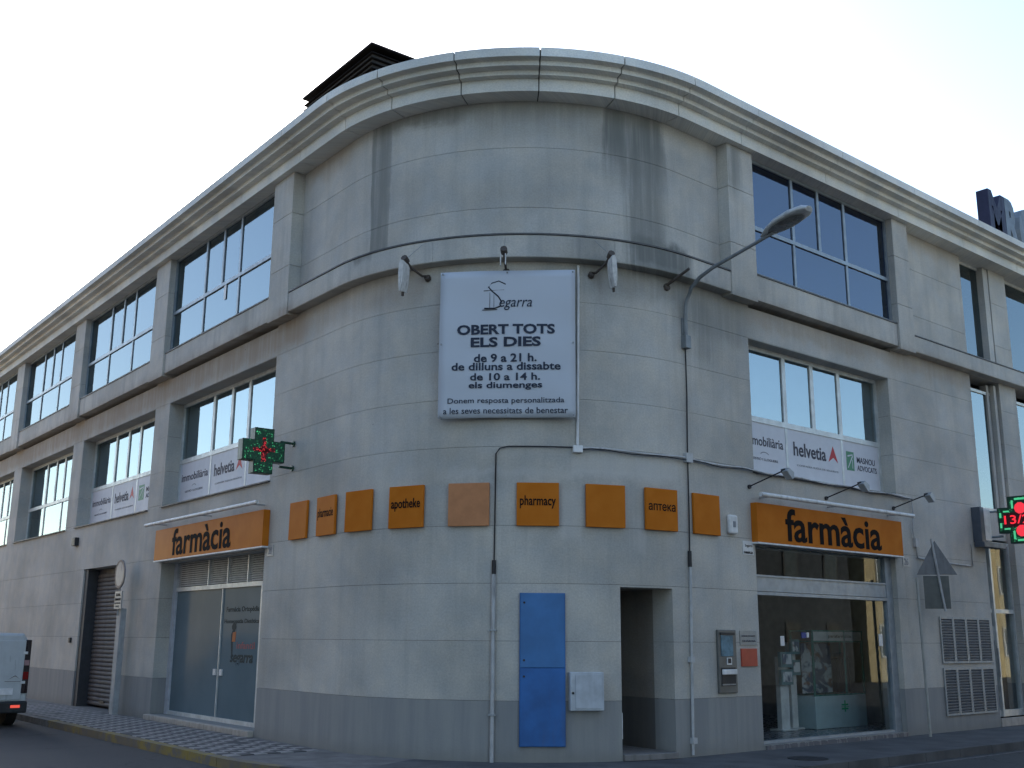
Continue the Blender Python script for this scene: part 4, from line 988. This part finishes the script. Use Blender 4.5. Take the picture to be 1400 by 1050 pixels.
# triangular road sign by vents
t = empty('road_sign', P(9.30, .36, 0), math.radians(-48)); tag(t, 'grey backed triangular road sign with a rectangular plate beside the vent grilles', 'road sign')
SB = simple('sign_back_grey', (.20, .21, .22), .6, .2, dirt=.3)
b = B(); b.prism([(-.35, 2.76), (.35, 2.76), (0.0, 3.37)], -.02, .0); o = b.build('triangle_plate', SB, t, .004)
b = B(); b.box(-.24, .20, -.02, 0, 2.16, 2.74); b.build('square_plate', simple('sign_back_dark', (.13, .14, .13), .6), t, .004)
b = B(); b.tube([(-.06, -.045, 3.40), (.09, -.045, 2.12)], .022, 8); b.build('rail', PIPE, t)
t = empty('steel_post', P(8.76, .30, 0), 0); tag(t, 'thin pale steel post leaning by the wall left of the triangular sign', 'post')
b = B(); b.tube([(-.05, 0, 2.68), (0, 0, 0)], .025, 8); b.build('pole', simple('pale_post', (.38, .38, .35), .6, dirt=.3), t)
# manhole
t = empty('manhole_cover', (4.9, -1.1, 0)); tag(t, 'dark round manhole cover in the pavement outside the pharmacy', 'manhole')
b = B(); b.tube([(0, 0, -.02), (0, 0, .006)], .28, 20); b.build('lid', simple('cast_iron', (.035, .035, .037), .7, .4), t)

# ================================================================== ROOF OBJECTS
cr = path(-6.0, -2.0)
t = empty('louvred_plant_housing', (cr[0], cr[1], 9.95), AL-PI/2); tag(t, 'dark brown louvred plant housing on the roof behind the cornice', 'roof housing')
LBR = simple('dark_brown_metal', (.007, .0055, .005), .9, spec=.1)
b = B(); b.box(.06, 3.5, .06, 2.94, 0, 3.40); b.build('housing_body', simple('housing_core', (.02, .017, .015), .8), t)
b = B(); b.box(-.02, 3.56, -.02, 3.02, 3.50, 3.55); b.build('cap', LBR, t)
b = B(); b.add([(0, 0, 0), (3.54, 0, 0), (3.54, 3.0, 0), (0, 3.0, 0), (.07, .07, .07), (3.47, .07, .07), (3.47, 2.93, .07), (.07, 2.93, .07), (0, 0, .012), (3.54, 0, .012), (3.54, 3, .012), (0, 3, .012)],
              [(0, 1, 9, 8), (1, 2, 10, 9), (2, 3, 11, 10), (3, 0, 8, 11), (8, 9, 5, 4), (9, 10, 6, 5), (10, 11, 7, 6), (11, 8, 4, 7), (0, 3, 2, 1)])
lm = b.mesh('louvre_slat'); lm.materials.append(LBR)
for i in range(28): o = link('louvre_slat', lm, None, t); o.location = (0, 0, .10+i*.12)
# rooftop box letters
t = empty('rooftop_letters', P(14.0, -.5, 10.05), 0); tag(t, 'large dark box letters standing on the roof edge at the far right', 'rooftop sign')
LP = simple('letter_violet', (.04, .02, .12), .5, spec=.1); LD = simple('letter_navy', (.018, .020, .045), .5, spec=.15); LGY = simple('letter_grey', (.13, .16, .19), .5, spec=.2)
def letter(ch, x0, x1, mat, dep):
    vs, fs = text_mesh(ch, x0, x1, .50, 1.72, 0, dep, .05)
    b = B(); b.add(vs, fs); return b.build('letter', mat, t)
letter('M', .06, .84, LD, .28); letter('R', .86, 1.50, LGY, .28); letter('C', 1.54, 2.3, LGY, .28)
b = B();  b.box(-.02, 2.4, .02, .08, .40, .499)
for x in (.1, .8, 1.5, 2.2): b.box(x, x+.05, .02, .09, 0, .399)
b.build('support_rail', LP, t)

# ================================================================== VAN
def van():
    L_, Wv, H = 4.3, 1.80, 1.77
    y0 = 12.15; xr = -1.48
    t = empty('delivery_van', (xr-Wv/2, y0, -.12), 0); tag(t, 'pale grey small delivery van parked on the left street, seen from behind', 'van')
    VP = simple('van_paint', (.56, .59, .60), .35, .1, var=.04, dirt=.1)
    # body: cross sections along y from rear to the front
    def sec(y, w_, zb, zt, r_=.14, tum=.07):
        pts = [(-w_/2, zb), (w_/2, zb), (w_/2+.01, zb+.4), (w_/2-.01, zb+.75), (w_/2-tum, zt-r_), (w_/2-tum-r_*.6, zt-.02), (0, zt), (-w_/2+tum+r_*.6, zt-.02), (-w_/2+tum, zt-r_), (-w_/2+.01, zb+.75), (-w_/2-.01, zb+.4)]
        return [(x, y, z) for x, z in pts]
    ss = [sec(0.0, Wv-.10, .32, H-.06), sec(.05, Wv-.02, .28, H-.01), sec(1.2, Wv, .26, H), sec(2.6, Wv, .26, H), sec(3.0, Wv, .26, H-.10), sec(3.5, Wv-.04, .26, 1.12, .1, .10), sec(4.1, Wv-.14, .28, .92, .1, .12), sec(L_, Wv-.35, .34, .72, .1, .12)]
    n = 11; b = B(); vs = [v for s in ss for v in s]; fs = []
    for i in range(len(ss)-1):
        for k in range(n): fs.append((i*n+k, i*n+(k+1) % n, (i+1)*n+(k+1) % n, (i+1)*n+k))
    b.add(vs, fs, 0, False); b.add(ss[0], [tuple(range(n))]); b.add(ss[-1], [tuple(range(n))])
    b.build('body', VP, t, .02)
    for x0, x1 in ((-.77, -.006), (.006, .77)):
        b = B(); b.box(x0, x1, -.028, .0, .50, H-.16); d = b.build('rear_door', VP, t, .02)
        b = B(); b.box(x0+.1, x1-.1, -.034, -.028, .95, .965); b.build('swage_line', VP, d)
        for z in (.80, 1.35):
            xx = x1 if x0 > 0 else x0; b = B(); b.box(xx-.04, xx+.04, -.045, -.02, z, z+.05); b.build('hinge', WHT, d)
    b = B(); b.prism([(.50, .88), (.62, .96), (.72, .88), (.66, .92), (.62, .94), (.56, .92)], -.04, -.03); b.box(.44, .76, -.036, -.030, .84, .85); b.build('badge', simple('chrome', (.6, .6, .6), .2, .9), t)
    b = B(); b.box(-.88, .88, -.10, .12, .26, .48); b.build('bumper', simple('bumper_black', (.025, .027, .03), .6), t, .03)
    for x in (.80, -.80):
        c = 1 if x > 0 else -1
        b = B(); b.prism([(x-.055, .62), (x+.075, .62), (x+.07, 1.62), (x-.03, 1.62)], -.03, .10); tl_ = b.build('tail_light', simple('lamp_dark_red', (.02, .012, .015), .3), t, .01)
        b = B(); b.box(x-.04, x+.06, -.038, -.03, .88, 1.02); b.build('lens', flat('red_lens', (.22, .015, .015), .2), tl_)
        b = B(); b.box(x-.035, x+.055, -.038, -.03, 1.14, 1.24); b.build('lens', flat('pale_lens', (.40, .25, .25), .15), tl_)
        b = B(); b.box(x-.04-.14*c-.05, x-.04-.14*c+.12, -.108, -.10, .36, .41); b.build('reflector', emis('reflector_glow', (1, .12, .08), .22), t)  # light caught by the reflector put in as faint emission
    b = B(); b.box(0, .60, -.055, -.029, .60, .72); b.build('number_plate', simple('plate_white', (.85, .85, .85), .3), t)
    for x in (.78, -.78):
        for y in (.75, 3.5):
            b = B(); b.tube([(x-.10, y, .31), (x+.10, y, .31)], .31, 20); wh = b.build('wheel', simple('tyre', (.02, .02, .021), .85), t, .02)
            c = x+(.102 if x > 0 else -.102); b = B(); b.tube([(c-.01, y, .31), (c+.01, y, .31)], .18, 14); b.build('rim', GREYP, wh)
    b = B(); b.add([(-.72, 3.03, H-.14), (.72, 3.03, H-.14), (.80, 3.50, 1.15), (-.80, 3.50, 1.15)], [(0, 1, 2, 3)]); b.build('windscreen', BLK, t)
    b = B(); b.tube([(.92, 3.0, 1.1), (1.05, 2.97, 1.15)], .07, 8); b.tube([(-.92, 3.0, 1.1), (-1.05, 2.97, 1.15)], .07, 8); b.build('mirror', BLK, t)
    return t
van()

# ================================================================== OPPOSITE BUILDINGS (seen as reflections, bounce sunlight; the taller ones raised to block sky light)
COOL = simple('cool_grey_render', (.11, .125, .145), .9, var=.1, scale=.5)  # dark grey chosen to cut bounce light onto the lower walls
YW = simple('ochre_render', (.50, .40, .22), .9, var=.08, scale=.5, dirt=.15); CRW = simple('cream_render', (.26, .25, .23), .9, var=.08, scale=.5, dirt=.2)
DBR = simple('dark_slate_render', (.045, .05, .055), .9, var=.1, scale=.6)
BW = simple('brick_render', (.34, .24, .18), .9, var=.1, scale=.6); GL2 = simple('dark_window', (.03, .04, .05), .1)
def house(name, x0, x1, y0, y1, h, mat, label, faces):
    t = empty(name, ((x0+x1)/2, (y0+y1)/2, -.12)); tag(t, label, 'building'); w_, d_ = (x1-x0)/2, (y1-y0)/2
    b = B(); b.box(-w_, w_, -d_, d_, 0, h); b.build('wall', mat, t)
    b = B(); b.box(-w_-.2, w_+.2, -d_-.2, d_+.2, h, h+.25); b.build('parapet', STONE2, t)
    me = bpy.data.meshes.new('window'); bb = B(); bb.box(-.5, .5, -.06, .02, 0, 1.4); bb.box(-.42, .42, -.07, -.06, .08, 1.32, 1); wm = bb.mesh('window'); wm.materials.append(DOORM if mat in (DBR, COOL) else WHT); wm.materials.append(GL2)
    bpy.data.meshes.remove(me)
    nf = int(h//3)
    for face in faces:
        length = 2*w_ if face in 'NS' else 2*d_
        k = int(length//2.8)
        for f in range(nf):
            for i in range(k):
                o = link('window', wm, None, t); q = -length/2+length*(i+.5)/k; z = 1.0+3*f
                if face == 'N': o.location = (q, d_, z); o.rotation_euler = (0, 0, PI)
                elif face == 'S': o.location = (q, -d_, z)
                elif face == 'E': o.location = (w_, q, z); o.rotation_euler = (0, 0, PI/2)
                else: o.location = (-w_, q, z); o.rotation_euler = (0, 0, -PI/2)
    return t
house('apartment_building', 0, 15.8, -26, -14.6, 16, COOL, 'cool grey five storey building across the right hand street, out of view, raised to block sky light', 'N')
house('apartment_building', 16.4, 33.4, -27, -16, 8.0, DBR, 'dark grey two storey building further along across the right hand street', 'N')
house('apartment_building', 33.8, 62, -27, -15.5, 6.5, YW, 'long low ochre building at the far end across the right hand street', 'N')
house('apartment_building', -26, -14.5, 0, 16, 14.5, COOL, 'cool grey building across the left hand street, out of view, raised to block sky light', 'E')
house('apartment_building', -27, -15, 16.5, 33, 13, BW, 'brown four storey building further along across the left hand street, raised to block sky light', 'E')
house('apartment_building', -30, -15.5, 36, 70, 8.0, YW, 'long ochre building at the far end across the left hand street', 'E')
house('apartment_building', -34, -16, -34, -15.5, 24, COOL, 'tall grey corner building diagonally across the junction, out of view, raised to block sky light', 'NE')
